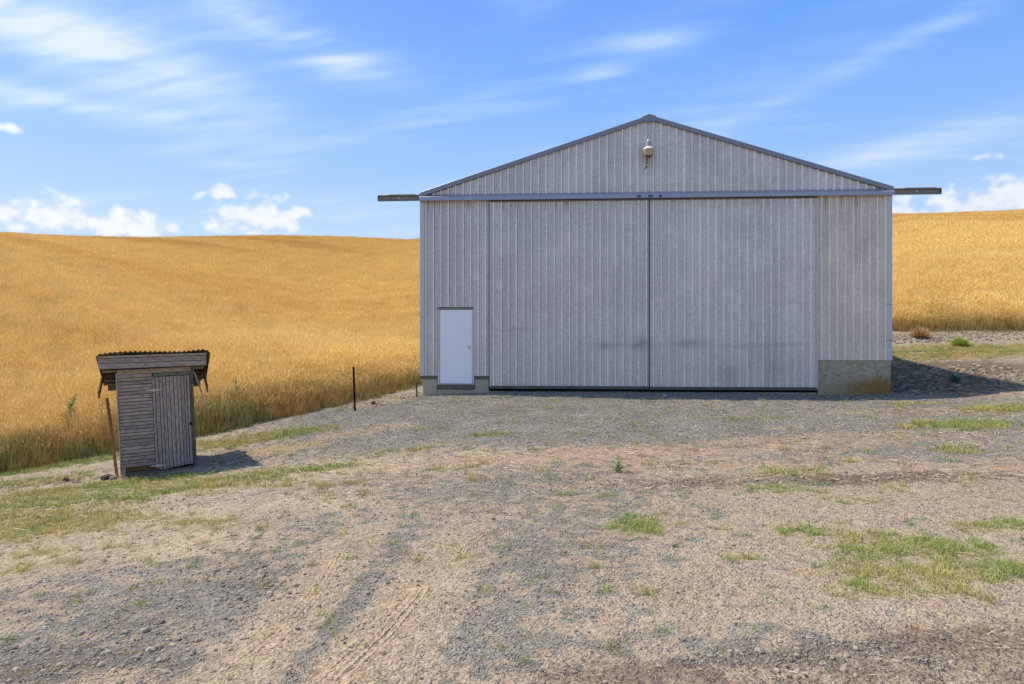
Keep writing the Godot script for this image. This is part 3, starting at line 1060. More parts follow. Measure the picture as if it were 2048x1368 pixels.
func track(ctrl: Array, width: float, label: String, m: Material) -> void:
	var c := Curve3D.new()
	for i in ctrl.size():
		var p := Vector3(ctrl[i][0], 0, ctrl[i][1])
		var a := Vector3(ctrl[maxi(i - 1, 0)][0], 0, ctrl[maxi(i - 1, 0)][1])
		var b := Vector3(ctrl[mini(i + 1, ctrl.size() - 1)][0], 0, ctrl[mini(i + 1, ctrl.size() - 1)][1])
		c.add_point(p, -(b - a) / 6.0, (b - a) / 6.0)
	var L := c.get_baked_length()
	var nl := int(L / 0.014)
	var nw := int(width / 0.0085)
	var nz := noise(71, 2.2, 3)
	var st := begin()
	var P := func(i: int, j: int) -> Vector3:
		var along := L * i / nl
		var p := c.sample_baked(along)
		var q := c.sample_baked(minf(along + 0.02, L)) - c.sample_baked(maxf(along - 0.02, 0.0))
		var side := Vector3(q.z, 0, -q.x).normalized()
		var t := float(j) / nw
		p += side * (t - 0.5) * width
		var rows := t * 5.0
		var groove := smoothstep(0.34, 0.14, absf(rows - round(rows))) if t > 0.08 and t < 0.92 else 0.0
		var lug := fposmod(along / 0.055 + (0.5 if int(rows) % 2 else 0.0) + t * 1.2, 1.0)
		var y := 0.009 - 0.016 * groove - 0.006 * smoothstep(0.25, 0.12, absf(lug - 0.5)) * (1.0 - groove)
		var wear := nz.get_noise_2d(p.x, p.z)
		y = lerpf(y, 0.003, clampf(0.05 + wear * 1.0, 0, 1))
		var edge := minf(minf(t, 1.0 - t) / 0.14, minf(along, L - along) / 0.5)
		y = lerpf(0.002, y, clampf(minf(along, L - along) / 0.45, 0, 1))
		y = lerpf(-0.016, y, clampf(edge + wear * 0.5, 0, 1))
		return Vector3(p.x, hgt(p.x, p.z) + y, -p.z)
	var pts := []
	for i in nl + 1:
		var row := []
		for j in nw + 1:
			row.append(P.call(i, j))
		pts.append(row)
	for i in nl:
		for j in nw:
			var a: Vector3 = pts[i][j]
			var b: Vector3 = pts[i + 1][j]
			var e: Vector3 = pts[i + 1][j + 1]
			var d: Vector3 = pts[i][j + 1]
			for t in [[a, b, e], [a, e, d]]:
				var n: Vector3 = (t[0] - t[2]).cross(t[0] - t[1]).normalized()
				if n.y < 0:
					n = -n
				tri(st, t[0], t[1], t[2], n, Vector2(t[0].x, t[0].z) / 1.6, Vector2(t[1].x, t[1].z) / 1.6, Vector2(t[2].x, t[2].z) / 1.6)
	var o := part("tyre_track", st, m, self)
	tag(o, label, "tyre track", "", "structure")


# ---------------------------------------------------------------- barn
const RIB := 0.2032
const BW := 12.39


func gable(t: float) -> float:   # roof underside along the front
	return 5.56 + (7.50 - 5.56) * (1.0 - absf(t - 6.14) / 6.25)


func sheet(st: SurfaceTool, t0: float, t1: float, y0: float, top: Callable, z: float, off := 0.0, back := false) -> void:
	# ribbed steel: a flat pan with a trapezoid rib every 8 inches
	var xs := [[t0, 0.0], [t1, 0.0]]
	var k := int(floor((t0 - off) / RIB)) - 1
	while k * RIB + off < t1 + RIB:
		var c := k * RIB + off
		for q in [[-0.036, 0.0], [-0.019, 0.034], [0.014, 0.034], [0.028, 0.0], [0.085, 0.0], [0.092, 0.003], [0.112, 0.003], [0.119, 0.0]]:
			if c + q[0] > t0 + 0.001 and c + q[0] < t1 - 0.001:
				xs.append([c + q[0], q[1]])
		k += 1
	if t0 < 6.14 and t1 > 6.14:
		xs.append([6.1401, 0.0])
	xs.sort_custom(func(a, b): return a[0] < b[0])
	for i in xs.size() - 1:
		var a: Array = xs[i]
		var b: Array = xs[i + 1]
		var n := Vector3(-(b[1] - a[1]), 0, b[0] - a[0]).normalized()
		var ya: float = top.call(a[0])
		var yb: float = top.call(b[0])
		if ya <= y0 and yb <= y0:
			continue
		var p := [Vector3(a[0], y0, z + a[1]), Vector3(b[0], y0, z + b[1]), Vector3(b[0], maxf(yb, y0), z + b[1]), Vector3(a[0], maxf(ya, y0), z + a[1])]
		var u := []
		for q in p:
			u.append(Vector2((q.x + 0.2) / 12.8, (7.9 - q.y) / 8.0))
		# rib highlight and shade painted in: bright tops and left flanks, dark right flanks
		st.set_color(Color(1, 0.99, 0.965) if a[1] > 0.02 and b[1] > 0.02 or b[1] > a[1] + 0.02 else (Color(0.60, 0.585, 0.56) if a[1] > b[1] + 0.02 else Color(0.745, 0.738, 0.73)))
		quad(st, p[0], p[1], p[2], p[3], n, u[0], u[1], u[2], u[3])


func sheets(called: String, t0: float, t1: float, y0: float, top: Callable, z: float, m: Material, parent: Node, off := 0.0) -> void:
	# one part for each steel sheet, four ribs wide; every other sheet laps 3 mm over its neighbours
	var a := t0
	var k := 0
	while a < t1 - 0.02:
		var b := minf(a + RIB * 4.0, t1)
		if t1 - b < 0.25:
			b = t1
		var st := begin()
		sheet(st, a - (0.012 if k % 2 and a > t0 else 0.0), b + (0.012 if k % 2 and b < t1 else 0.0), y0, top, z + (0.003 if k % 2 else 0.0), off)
		part(called, st, m, parent)
		a = b
		k += 1


func build_barn() -> void:
	var barn := thing("metal_barn", "large grey ribbed metal barn with low gable and double sliding doors", "barn", Vector3(-2.4843, 0, -19.0053))
	barn.rotation.y = -atan(0.0625)   # its right end stands nearer
	var steel := mat(Color(1.0, 0.96, 0.885), 0.42, 0.3)
	steel.albedo_texture = facade_texture()
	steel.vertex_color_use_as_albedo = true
	var trim := mat(Color(0.78, 0.765, 0.74), 0.42, 0.35)
	var rake := mat(Color(0.55, 0.555, 0.57), 0.42, 0.4)
	var trim_blue := mat(Color(0.66, 0.655, 0.66), 0.38, 0.45)
	var dull := mat(Color(0.52, 0.50, 0.45), 0.7, 0.3)
	var dark := mat(Color(0.10, 0.10, 0.10), 0.9)
	var plainsteel := mat(Color(0.7, 0.7, 0.72), 0.5, 0.2)
	var conc := mat(Color(1.0, 0.93, 0.78), 0.9)
	conc.albedo_texture = concrete_texture()
	var conc2 := mat(Color(0.72, 0.67, 0.54), 0.9)
	var sillwood := wood(Color(0.56, 0.53, 0.46))
	var white := mat(Color(0.97, 0.955, 0.93), 0.45)

	# core walls with thickness, foundation
	var st := begin()
	box_at(st, Vector3(0.1, -0.8, -0.2), Vector3(BW - 0.1, 5.5, -0.04), 0.0)
	face_prism_gable(st, -0.2, -0.04)
	part("wall_core", st, dark, barn)
	for s in [[0.0, 0.14, "wall"], [BW - 0.14, BW, "wall"]]:
		st = begin()
		box_at(st, Vector3(s[0] + 0.01, 0.5, -12.0), Vector3(s[1] - 0.01, 5.45, -0.21), 0.0)
		part("side_wall", st, plainsteel, barn)
	st = begin()
	box_at(st, Vector3(0.16, -0.5, -12.1), Vector3(BW - 0.16, 5.45, -12.0), 0.0)
	face_prism_gable(st, -12.1, -12.0)
	part("back_wall", st, plainsteel, barn)
	for s in [0.07, BW - 0.22]:
		st = begin()
		box_at(st, Vector3(s, -1.0, -11.95), Vector3(s + 0.15, 0.95, -0.22), 0.01)
		part("foundation_wall", st, conc2, barn)
	# roof: two slopes of standing sheets, ridge cap
	var slope := (7.60 - 5.60) / 6.14
	for side in 2:
		st = begin()
		var x0 := -0.02 if side == 0 else BW + 0.02
		var xr := 6.14 if side == 0 else 6.14
		var nrm := Vector3(-slope if side == 0 else slope, 1, 0).normalized()
		var n := 60
		for i in n:
			var z0 := 0.03 - 12.2 * i / n
			var z1 := 0.03 - 12.2 * (i + 0.5) / n
			var z2 := 0.03 - 12.2 * (i + 1.0) / n
			var y0 := 5.575
			quad(st, Vector3(x0, y0, z0), Vector3(xr, 7.585, z0), Vector3(xr, 7.585, z1), Vector3(x0, y0, z1), nrm)
			quad(st, Vector3(x0, y0, z1), Vector3(xr, 7.585, z1), Vector3(xr, 7.60, (z1 + z2) / 2), Vector3(x0, y0 + 0.015, (z1 + z2) / 2), nrm)
			quad(st, Vector3(x0, y0 + 0.015, (z1 + z2) / 2), Vector3(xr, 7.60, (z1 + z2) / 2), Vector3(xr, 7.585, z2), Vector3(x0, y0, z2), nrm)
		quad(st, Vector3(x0, 5.50, 0.02), Vector3(xr, 7.51, 0.02), Vector3(xr, 7.51, -12.16), Vector3(x0, 5.50, -12.16), -nrm)
		part("roof", st, plainsteel, barn)
		# rake trim on the front edge: face, drip lip and shadow gap
		var dirv := Vector3(6.16, 7.55 - 5.575, 0) if side == 0 else Vector3(-6.25, 7.55 - 5.575, 0)
		var from := Vector3(-0.02, 5.575, 0.0) if side == 0 else Vector3(BW + 0.02, 5.575, 0.0)
		var L := dirv.length()
		var bs := Basis(Vector3(0, 0, 1), atan2(dirv.y, absf(dirv.x)) * (1.0 if side == 0 else -1.0))
		st = begin()
		box(st, Transform3D(bs, from + dirv * 0.5 + Vector3(0, -0.005, 0.045)), Vector3(L, 0.10, 0.06), 0.008)
		var rt := part("rake_trim", st, rake, barn)
		st = begin()
		box(st, Transform3D(bs, from + dirv * 0.5 + Vector3(0, 0.055, 0.03)), Vector3(L, 0.022, 0.1), 0.005)
		part("drip_edge", st, trim_blue, rt)
	st = begin()
	for s in [-1.0, 1.0]:
		box(st, Transform3D(Basis(Vector3(0, 0, 1), -s * 0.31), Vector3(6.14 + s * 0.085, 7.60, -6.05)), Vector3(0.2, 0.03, 12.3), 0.006)
	part("ridge_cap", st, trim_blue, barn)
	st = begin()
	face(st, [Vector3(5.99, 7.44, 0.077), Vector3(6.14, 7.49, 0.078), Vector3(6.29, 7.44, 0.077), Vector3(6.29, 7.545, 0.077), Vector3(6.14, 7.605, 0.078), Vector3(5.99, 7.545, 0.077)], Vector3(0, 0, 1))
	part("ridge_plate", st, rake, barn)

	# front sheets
	var flat := func(y: float) -> Callable: return func(_t: float) -> float: return y
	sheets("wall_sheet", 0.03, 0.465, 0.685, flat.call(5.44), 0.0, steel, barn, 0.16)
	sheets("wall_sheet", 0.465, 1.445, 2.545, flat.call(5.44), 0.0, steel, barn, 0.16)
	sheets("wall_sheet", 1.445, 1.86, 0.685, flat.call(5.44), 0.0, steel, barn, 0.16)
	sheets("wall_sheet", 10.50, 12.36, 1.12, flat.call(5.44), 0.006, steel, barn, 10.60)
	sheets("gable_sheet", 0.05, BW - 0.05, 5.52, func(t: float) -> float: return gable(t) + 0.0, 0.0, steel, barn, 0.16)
	# corner trims
	for s in [[-0.012, 0.12], [BW - 0.155, BW + 0.012]]:
		st = begin()
		box_at(st, Vector3(s[0], 0.68 if s[0] < 1.0 else 1.115, -0.16), Vector3(s[1], 5.46, 0.03), 0.006)
		part("corner_trim", st, trim, barn)
	st = begin()
	box_at(st, Vector3(BW - 0.185, 1.12, 0.0), Vector3(BW - 0.158, 5.44, 0.042), 0.005)
	part("corner_trim", st, trim, barn)
	for y in [2.58, 1.64]:
		st = begin()
		box_at(st, Vector3(BW - 0.15, y - 0.008, 0.028), Vector3(BW + 0.016, y + 0.008, 0.034), 0.001)
		part("trim_seam", st, dull, barn)

	# sliding doors
	for s in [[1.885, 6.125, 0.345], [6.138, 10.505, 0.335]]:
		var door := Node3D.new()
		door.name = "sliding_door"
		barn.add_child(door, true)
		var z := 0.036
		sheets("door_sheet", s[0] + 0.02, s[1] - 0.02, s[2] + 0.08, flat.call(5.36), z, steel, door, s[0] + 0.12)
		for x in ([s[0], s[1] - 0.03] if s[0] < 5.0 else [s[1] - 0.045]):
			st = begin()
			box_at(st, Vector3(x, s[2] + 0.05, 0.004), Vector3(x + (0.045 if x < 2.0 or x > 10.0 else 0.03), 5.37, z + 0.028), 0.006)
			part("edge_trim", st, trim, door)
		st = begin()
		box_at(st, Vector3(s[0], 5.362, 0.004), Vector3(s[1], 5.395, z + 0.03), 0.004)
		part("top_trim", st, dull, door)
		st = begin()
		box_at(st, Vector3(s[0] + 0.01, s[2] + 0.028, 0.002), Vector3(s[1] - 0.01, s[2] + 0.078, z + 0.004), 0.006)
		part("bottom_rail", st, sillwood, door)
		st = begin()
		box_at(st, Vector3(s[0] + 0.005, s[2], 0.0), Vector3(s[1] - 0.005, s[2] + 0.026, z + 0.03), 0.006)
		part("bottom_lip", st, mat(Color(0.44, 0.44, 0.40), 0.6, 0.3), door)
	# screws along the girts
	rng.seed = 909
	st = begin()
	for y in [0.9, 1.75, 2.6, 3.0, 3.8, 4.7, 5.25, 5.8, 6.4, 6.9]:
		var t := 0.14
		while t < BW - 0.2:
			var z := 0.0
			if t > 1.9 and t < 10.48:
				z = 0.036
			elif t >= 10.5:
				z = 0.006
			var ok: bool = rng.randf() < 0.75
			if y > 5.44 and (y > gable(t) - 0.1):
				ok = false
			if y > 5.44:
				z = 0.0
			if t > 0.4 and t < 1.5 and y < 2.6:
				ok = false
			if t > 10.5 and y < 1.2:
				ok = false
			if ok:
				lathe(st, Vector3(t + rng.randf_range(-0.006, 0.006), y + rng.randf_range(-0.02, 0.02), z + 0.004), [[0.008, 0.008], [0.009, -0.008]], 6)
			t += RIB if rng.randf() < 0.7 else RIB * 0.5
	var sc := part("screws", st, mat(Color(0.22, 0.22, 0.22), 0.6, 0.3), barn)
	sc.set_meta("kind", "stuff")

	# track cover over the door track, in three lengths, and the bare track ends
	var cuts := [-0.012, 3.25, 9.15, BW + 0.012]
	for i in 3:
		st = begin()
		var a: float = cuts[i] + (0.004 if i > 0 else 0.0)
		var b: float = cuts[i + 1]
		var q := 0.003 * (i % 2)
		var prof := [Vector2(0.006, 5.60), Vector2(0.150 + q, 5.505), Vector2(0.158 + q, 5.50), Vector2(0.166 + q, 5.405), Vector2(0.152 + q, 5.40), Vector2(0.006, 5.415)]
		for k in prof.size():
			var p: Vector2 = prof[k]
			var r: Vector2 = prof[(k + 1) % prof.size()]
			var n := Vector3(0, r.x - p.x, -(r.y - p.y)).normalized()
			if k == prof.size() - 1:
				n = Vector3(0, 0, -1)
			quad(st, Vector3(a, p.y, p.x), Vector3(b, p.y, p.x), Vector3(b, r.y, r.x), Vector3(a, r.y, r.x), n)
		for e in [[a, -1.0], [b, 1.0]]:
			var pts := []
			for p in prof:
				pts.append(Vector3(e[0], p.y, p.x))
			face(st, pts, Vector3(e[1], 0, 0))
		part("track_cover", st, trim_blue, barn)
	# soot where the two doors meet
	for s in [[5.86, 0.05], [6.16, 0.06], [6.42, 0.04]]:
		st = begin()
		box_at(st, Vector3(s[0] - s[1], 5.42, 0.164), Vector3(s[0] + s[1], 5.475, 0.1715), 0.001)
		part("bracket_plate", st, mat(Color(0.3, 0.31, 0.33), 0.7, 0.2), barn)
	for s in [[-1.16, -0.013], [BW + 0.013, 13.61]]:
		var rail := Node3D.new()
		rail.name = "track_end"
		barn.add_child(rail, true)
		st = begin()
		box_at(st, Vector3(s[0], 5.46, 0.02), Vector3(s[1], 5.555, 0.03), 0.002)
		part("channel_web", st, mat(Color(0.60, 0.58, 0.53), 0.6, 0.35), rail)
		st = begin()
		box_at(st, Vector3(s[0], 5.552, 0.02), Vector3(s[1], 5.585, 0.085), 0.004)
		part("channel_top", st, dull, rail)
		st = begin()
		box_at(st, Vector3(s[0], 5.425, 0.02), Vector3(s[1], 5.462, 0.085), 0.004)
		part("channel_bottom", st, dull, rail)
		for e in [s[0], s[1] - 0.015]:
			st = begin()
			box_at(st, Vector3(e, 5.428, 0.022), Vector3(e + 0.015, 5.582, 0.088), 0.003)
			part("end_plate", st, dull, rail)
		st = begin()
		var mid: float = (s[0] + s[1]) / 2.0
		box_at(st, Vector3(mid - 0.02, 5.47, 0.028), Vector3(mid + 0.02, 5.545, 0.05), 0.004)
		part("hanger_bolt", st, trim, rail)
		st = begin()
		box_at(st, Vector3(minf(s[0], s[1]) + 0.3, 5.583, 0.03), Vector3(maxf(s[0], s[1]) - 0.12, 5.602, 0.07), 0.004)
		part("track_cap", st, mat(Color(0.30, 0.29, 0.26), 0.8, 0.2), rail)

	# walk door
	var door := Node3D.new()
	door.name = "door"
	barn.add_child(door, true)
	st = begin()
	box_at(st, Vector3(0.535, 0.475, -0.02), Vector3(1.41, 2.475, 0.012), 0.004)
	part("door_slab", st, white, door)
	st = begin()
	lathe_z(st, Vector3(1.335, 1.46, 0.012), [[0.032, 0.0], [0.032, 0.006], [0.014, 0.012], [0.014, 0.03], [0.028, 0.036], [0.03, 0.05], [0.022, 0.062], [0.0, 0.064]])
	part("door_knob", st, mat(Color(0.75, 0.72, 0.66), 0.25, 0.9), door)
	for s in [[0.47, 0.53], [1.415, 1.468]]:
		st = begin()
		box_at(st, Vector3(s[0], 0.44, -0.03), Vector3(s[1], 2.53, 0.026), 0.005)
		part("door_jamb", st, trim, door)
	st = begin()
	box_at(st, Vector3(0.46, 2.48, -0.03), Vector3(1.455, 2.535, 0.03), 0.005)
	part("door_header", st, dull, door)
	st = begin()
	box_at(st, Vector3(0.50, 0.437, -0.03), Vector3(1.445, 0.468, 0.034), 0.004)
	part("door_sill", st, mat(Color(0.62, 0.62, 0.60), 0.5, 0.4), door)
	# concrete under the left end: low plinth, threshold block, weathered sill boards
	st = begin()
	box_at(st, Vector3(0.06, -0.5, -0.14), Vector3(0.455, 0.60, 0.004), 0.012)
	part("foundation_block", st, conc2, barn)
	st = begin()
	box_at(st, Vector3(0.458, -0.5, -0.14), Vector3(1.475, 0.315, 0.002), 0.012)
	part("foundation_block", st, conc2, barn)
	st = begin()
	box_at(st, Vector3(1.478, -0.5, -0.14), Vector3(1.865, 0.60, 0.004), 0.012)
	part("foundation_block", st, conc2, barn)
	st = begin()
	box_at(st, Vector3(0.485, 0.318, -0.1), Vector3(1.455, 0.434, 0.022), 0.008)
	part("threshold", st, sillwood, barn)
	for s in [[-0.01, 0.462], [1.462, 1.868]]:
		st = begin()
		box_at(st, Vector3(s[0], 0.603, -0.1), Vector3(s[1], 0.68, 0.032), 0.006)
		part("sill_board", st, sillwood, barn)
	st = begin()
	box_at(st, Vector3(1.868, -0.5, -0.14), Vector3(10.50, 0.27, -0.03), 0.01)
	part("door_footing", st, conc2, barn)
	# high concrete wall under the right end
	st = begin()
	var u := func(x: float, y: float) -> Vector2: return Vector2((x - 10.5) / 2.56, (1.14 - y) / 1.28)
	quad(st, Vector3(10.52, -0.14, 0.0), Vector3(12.37, -0.14, 0.0), Vector3(12.37, 1.112, 0.0), Vector3(10.52, 1.112, 0.0), Vector3(0, 0, 1), u.call(10.52, -0.14), u.call(12.37, -0.14), u.call(12.37, 1.112), u.call(10.52, 1.112))
	quad(st, Vector3(12.37, -0.14, 0.0), Vector3(12.37, -0.14, -0.2), Vector3(12.37, 1.112, -0.2), Vector3(12.37, 1.112, 0.0), Vector3(1, 0, 0), u.call(12.3, -0.14), u.call(12.4, -0.14), u.call(12.4, 1.112), u.call(12.3, 1.112))
	quad(st, Vector3(10.52, -0.14, 0.0), Vector3(10.52, -0.14, -0.2), Vector3(10.52, 1.112, -0.2), Vector3(10.52, 1.112, 0.0), Vector3(-1, 0, 0), u.call(10.6, -0.14), u.call(10.7, -0.14), u.call(10.7, 1.112), u.call(10.6, 1.112))
	quad(st, Vector3(10.52, 1.112, 0.0), Vector3(12.37, 1.112, 0.0), Vector3(12.37, 1.112, -0.2), Vector3(10.52, 1.112, -0.2), Vector3(0, 1, 0))
	part("foundation_wall", st, conc, barn)


func face_prism_gable(st: SurfaceTool, z0: float, z1: float) -> void:
	var a := Vector3(0.12, 5.5, 0)
	var b := Vector3(BW - 0.12, 5.5, 0)
	var c := Vector3(6.14, 7.46, 0)
	tri(st, a + Vector3(0, 0, z1), b + Vector3(0, 0, z1), c + Vector3(0, 0, z1), Vector3(0, 0, 1))
	tri(st, a + Vector3(0, 0, z0), b + Vector3(0, 0, z0), c + Vector3(0, 0, z0), Vector3(0, 0, -1))


func lathe_z(st: SurfaceTool, c: Vector3, prof: Array) -> void:   # a lathe whose axis points out of the wall
	var tmp := begin()
	lathe(tmp, Vector3.ZERO, prof, 16)
	st.append_from(tmp.commit(), 0, Transform3D(Basis(Vector3.RIGHT, PI / 2), c))


func barn_point(t: float, y: float, z: float) -> Vector3:
	return Transform3D(Basis(Vector3.UP, -atan(0.0625)), Vector3(-2.4843, 0, -19.0053)) * Vector3(t, y, z)


func build_lamp() -> void:
	var lamp := thing("barn_light", "weathered beige and grey yard light mounted high on the barn gable", "light", barn_point(6.08, 6.2, 0.02))
	lamp.rotation.y = -atan(0.0625)
	var grey := mat(Color(0.64, 0.63, 0.63), 0.5, 0.1)
	var pale := mat(Color(0.94, 0.92, 0.86), 0.6)
	var beige := mat(Color(0.74, 0.67, 0.50), 0.65)
	var c := Vector3(0.02, 0, 0.2)
	var st := begin()
	lathe(st, c, [[0.0, 0.735], [0.026, 0.733], [0.03, 0.72], [0.03, 0.69], [0.024, 0.682]], 14)
	part("photocell", st, pale, lamp)
	st = begin()
	lathe(st, c, [[0.0, 0.686], [0.05, 0.684], [0.06, 0.67], [0.066, 0.56], [0.056, 0.55], [0.056, 0.53]], 20)
	part("ballast_housing", st, grey, lamp)
	st = begin()
	lathe(st, c, [[0.056, 0.535], [0.075, 0.53], [0.11, 0.508], [0.147, 0.474], [0.147, 0.466]], 24)
	part("shoulder", st, pale, lamp)
	st = begin()
	lathe(st, c, [[0.145, 0.467], [0.15, 0.455], [0.143, 0.40], [0.125, 0.31], [0.118, 0.295], [0.10, 0.29], [0.10, 0.30]], 24)
	part("refractor", st, beige, lamp)
	st = begin()
	lathe(st, c + Vector3(0.02, 0, 0), [[0.0, 0.335], [0.04, 0.33], [0.05, 0.30], [0.03, 0.255], [0.02, 0.24], [0.0, 0.238]], 14)
	part("bulb", st, mat(Color(0.45, 0.38, 0.28), 0.4), lamp)
	st = begin()
	box_at(st, Vector3(-0.05, 0.08, 0.0), Vector3(0.07, 0.30, 0.025), 0.006)
	part("mounting_plate", st, mat(Color(0.55, 0.54, 0.50), 0.6, 0.2), lamp)
	st = begin()
	tube(st, [Vector3(0.01, 0.12, 0.02), Vector3(0.01, 0.115, 0.09), Vector3(0.015, 0.15, 0.16), Vector3(0.02, 0.25, 0.19), Vector3(0.02, 0.31, 0.2)], [0.018, 0.018, 0.018, 0.018, 0.018], 8)
	part("bracket_arm", st, grey, lamp)
	st = begin()
	for x in [-0.03, 0.05]:
		box_at(st, Vector3(x - 0.008, 0.095, 0.026), Vector3(x + 0.008, 0.30, 0.06), 0.003)
	box_at(st, Vector3(-0.045, 0.075, 0.028), Vector3(0.065, 0.097, 0.075), 0.004)
	part("bracket_frame", st, pale, lamp)
	st = begin()
	tube(st, [Vector3(0.0, 0.08, 0.05), Vector3(-0.03, 0.03, 0.05), Vector3(-0.055, -0.015, 0.03)], [0.014, 0.012, 0.011], 8)
	part("conduit", st, mat(Color(0.2, 0.2, 0.19), 0.6), lamp)


# ---------------------------------------------------------------- outhouse
func build_outhouse() -> void:
	var base := at(-6.42, 12.75)
	var oh := thing("outhouse", "small leaning outhouse of weathered grey boards with corrugated tin roof", "outhouse", base + Vector3(0, 0.03, 0))
	oh.basis = Basis(Vector3.UP, deg_to_rad(26.6)) * Basis(Vector3(0, 0, 1), deg_to_rad(2.4))
	var tones := []
	rng.seed = 515
	for k in 6:
		var v := rng.randf_range(0.74, 0.90)
		tones.append(wood(Color(v, v * 0.91, v * rng.randf_range(0.80, 0.86))))
	var greyw := wood(Color(0.84, 0.77, 0.67))
	var darkw := wood(Color(0.56, 0.51, 0.43))
	var greenw := wood(Color(0.56, 0.58, 0.50))
	var browns := wood(Color(0.52, 0.40, 0.28))
	var pale := wood(Color(0.95, 0.91, 0.84))
	var tin := mat(Color(0.80, 0.70, 0.56), 0.75, 0.2)
	var tn := NoiseTexture2D.new()
	tn.noise = noise(81, 0.02, 4)
	tn.width = 256
	tn.height = 256
	tn.seamless = true
	tin.albedo_texture = tn
	tin.uv1_triplanar = true
	var iron := mat(Color(0.82, 0.74, 0.64), 0.8, 0.0)
	var st: SurfaceTool
	# inner shell so that no light leaks through the joints
	st = begin()
	box_at(st, Vector3(-0.575, -0.3, -1.18), Vector3(0.575, 1.62, -0.03), 0.0)
	part("inner_shell", st, mat(Color(0.16, 0.14, 0.12), 0.95), oh)
	# front siding: narrow lap boards left of the door
	var n := 27
	for i in n:
		var y0 := 0.135 + i * (1.80 - 0.135) / n
		var y1 := 0.135 + (i + 1) * (1.80 - 0.135) / n
		st = begin()
		var jut := rng.randf_range(-0.002, 0.003)
		box(st, Transform3D(Basis(Vector3.RIGHT, 0.09) * Basis(Vector3(0, 0, 1), rng.randf_range(-0.006, 0.006)), Vector3(-0.325, (y0 + y1) / 2, -0.002 + jut)), Vector3(0.545 + rng.randf_range(-0.012, 0.004), (y1 - y0) * (0.80 if i % 2 else 0.92), 0.018), 0.0035)
		part("siding_board", st, tones[rng.randi() % 6], oh)
	# corner posts, frieze and frame
	for s in [[-0.622, -0.598, 0.02, 1.83], [0.592, 0.625, 0.0, 1.83]]:
		st = begin()
		box_at(st, Vector3(s[0], s[2], -0.09), Vector3(s[1], s[3], 0.022), 0.005)
		part("corner_board", st, greyw if s[0] < 0 else darkw, oh)
	st = begin()
	box_at(st, Vector3(-0.595, 1.803, -0.02), Vector3(0.59, 1.885, 0.014), 0.004)
	part("frieze_board", st, greyw, oh)
	st = begin()
	box_at(st, Vector3(-0.035, 1.735, -0.02), Vector3(0.588, 1.80, 0.024), 0.004)
	part("door_header", st, greenw, oh)
	st = begin()
	box_at(st, Vector3(-0.05, 0.06, -0.02), Vector3(-0.012, 1.732, 0.02), 0.004)
	part("door_jamb", st, greyw, oh)
	st = begin()
	box_at(st, Vector3(0.562, 0.03, -0.03), Vector3(0.59, 1.732, 0.012), 0.004)
	part("door_jamb", st, darkw, oh)
	# door
	var door := Node3D.new()
	door.name = "door"
	oh.add_child(door, true)
	var widths := [0.07, 0.05, 0.058, 0.062, 0.066, 0.06, 0.054, 0.058, 0.042, 0.05]
	var x := -0.008
	for i in widths.size():
		st = begin()
		var w: float = widths[i]
		box_at(st, Vector3(x + 0.0042, 0.04 + rng.randf_range(-0.012, 0.012) + 0.004 * i, -0.006 + rng.randf_range(-0.003, 0.003)), Vector3(x + w - 0.0042, 1.728 + rng.randf_range(-0.006, 0.0), 0.016 + rng.randf_range(-0.003, 0.003)), 0.0035)
		part("door_board", st, tones[rng.randi() % 6], door)
		x += w
	for s in [[1.49, 0.0], [0.115, 0.02]]:
		st = begin()
		var hy: float = s[0]
		var hx: float = -0.03 + s[1]
		for d in [-1.0, 1.0]:
			face(st, [Vector3(hx, hy - 0.02, 0.028), Vector3(hx + d * 0.13, hy - 0.006, 0.026), Vector3(hx + d * 0.14, hy, 0.026), Vector3(hx + d * 0.13, hy + 0.006, 0.026), Vector3(hx, hy + 0.02, 0.028)], Vector3(0, 0, 1))
		box_at(st, Vector3(hx - 0.012, hy - 0.03, 0.018), Vector3(hx + 0.012, hy + 0.03, 0.034), 0.005)
		part("hinge", st, iron, door)
	st = begin()
	box_at(st, Vector3(0.53, 0.80, 0.014), Vector3(0.575, 0.86, 0.034), 0.006)
	part("latch", st, mat(Color(0.16, 0.14, 0.12), 0.7), door)
	# skirt boards under the siding
	for s in [[-0.60, -0.535, -0.12, 0.13, greyw], [-0.532, -0.04, 0.045, 0.128, browns], [-0.532, 0.1, -0.06, 0.04, darkw], [0.1, 0.6, -0.09, 0.028, darkw]]:
		st = begin()
		box_at(st, Vector3(s[0], s[2], -0.03), Vector3(s[1], s[3], 0.002), 0.005)
		part("skirt_board", st, s[4], oh)
	# side and back walls of upright boards
	for side in [-1.0, 1.0]:
		for k in 8:
			st = begin()
			var z0 := -0.10 - k * 0.138
			box_at(st, Vector3(side * 0.60 - 0.011, -0.05 + rng.randf_range(-0.03, 0.03), z0 - 0.134), Vector3(side * 0.60 + 0.011, 1.84 - 0.36 * (k + 1) * 0.138, z0), 0.003)
			part("wall_board", st, pale if side < 0 and k < 2 else tones[rng.randi() % 6], oh)  # paler front boards on the left: sunlight put into their colour
	for k in 8:
		st = begin()
		box_at(st, Vector3(-0.58 + k * 0.145, -0.05, -1.215), Vector3(-0.58 + k * 0.145 + 0.141, 1.42, -1.193), 0.003)
		part("wall_board", st, tones[rng.randi() % 6], oh)
	# roof: fascia, purlins, rake boards, corrugated sheets falling to the back
	var fall := 0.36
	var roof := Node3D.new()
	roof.name = "roof"
	oh.add_child(roof, true)
	roof.transform = Transform3D(Basis(Vector3(0, 0, 1), deg_to_rad(-0.8)), Vector3(0.0, 2.0, 0.0)) * Transform3D(Basis(), Vector3(0.0, -1.985, 0.0))
	st = begin()
	box_at(st, Vector3(-0.87, 1.895, 0.135), Vector3(0.86, 1.985, 0.16), 0.004)
	part("fascia_board", st, tones[0], roof)
	st = begin()
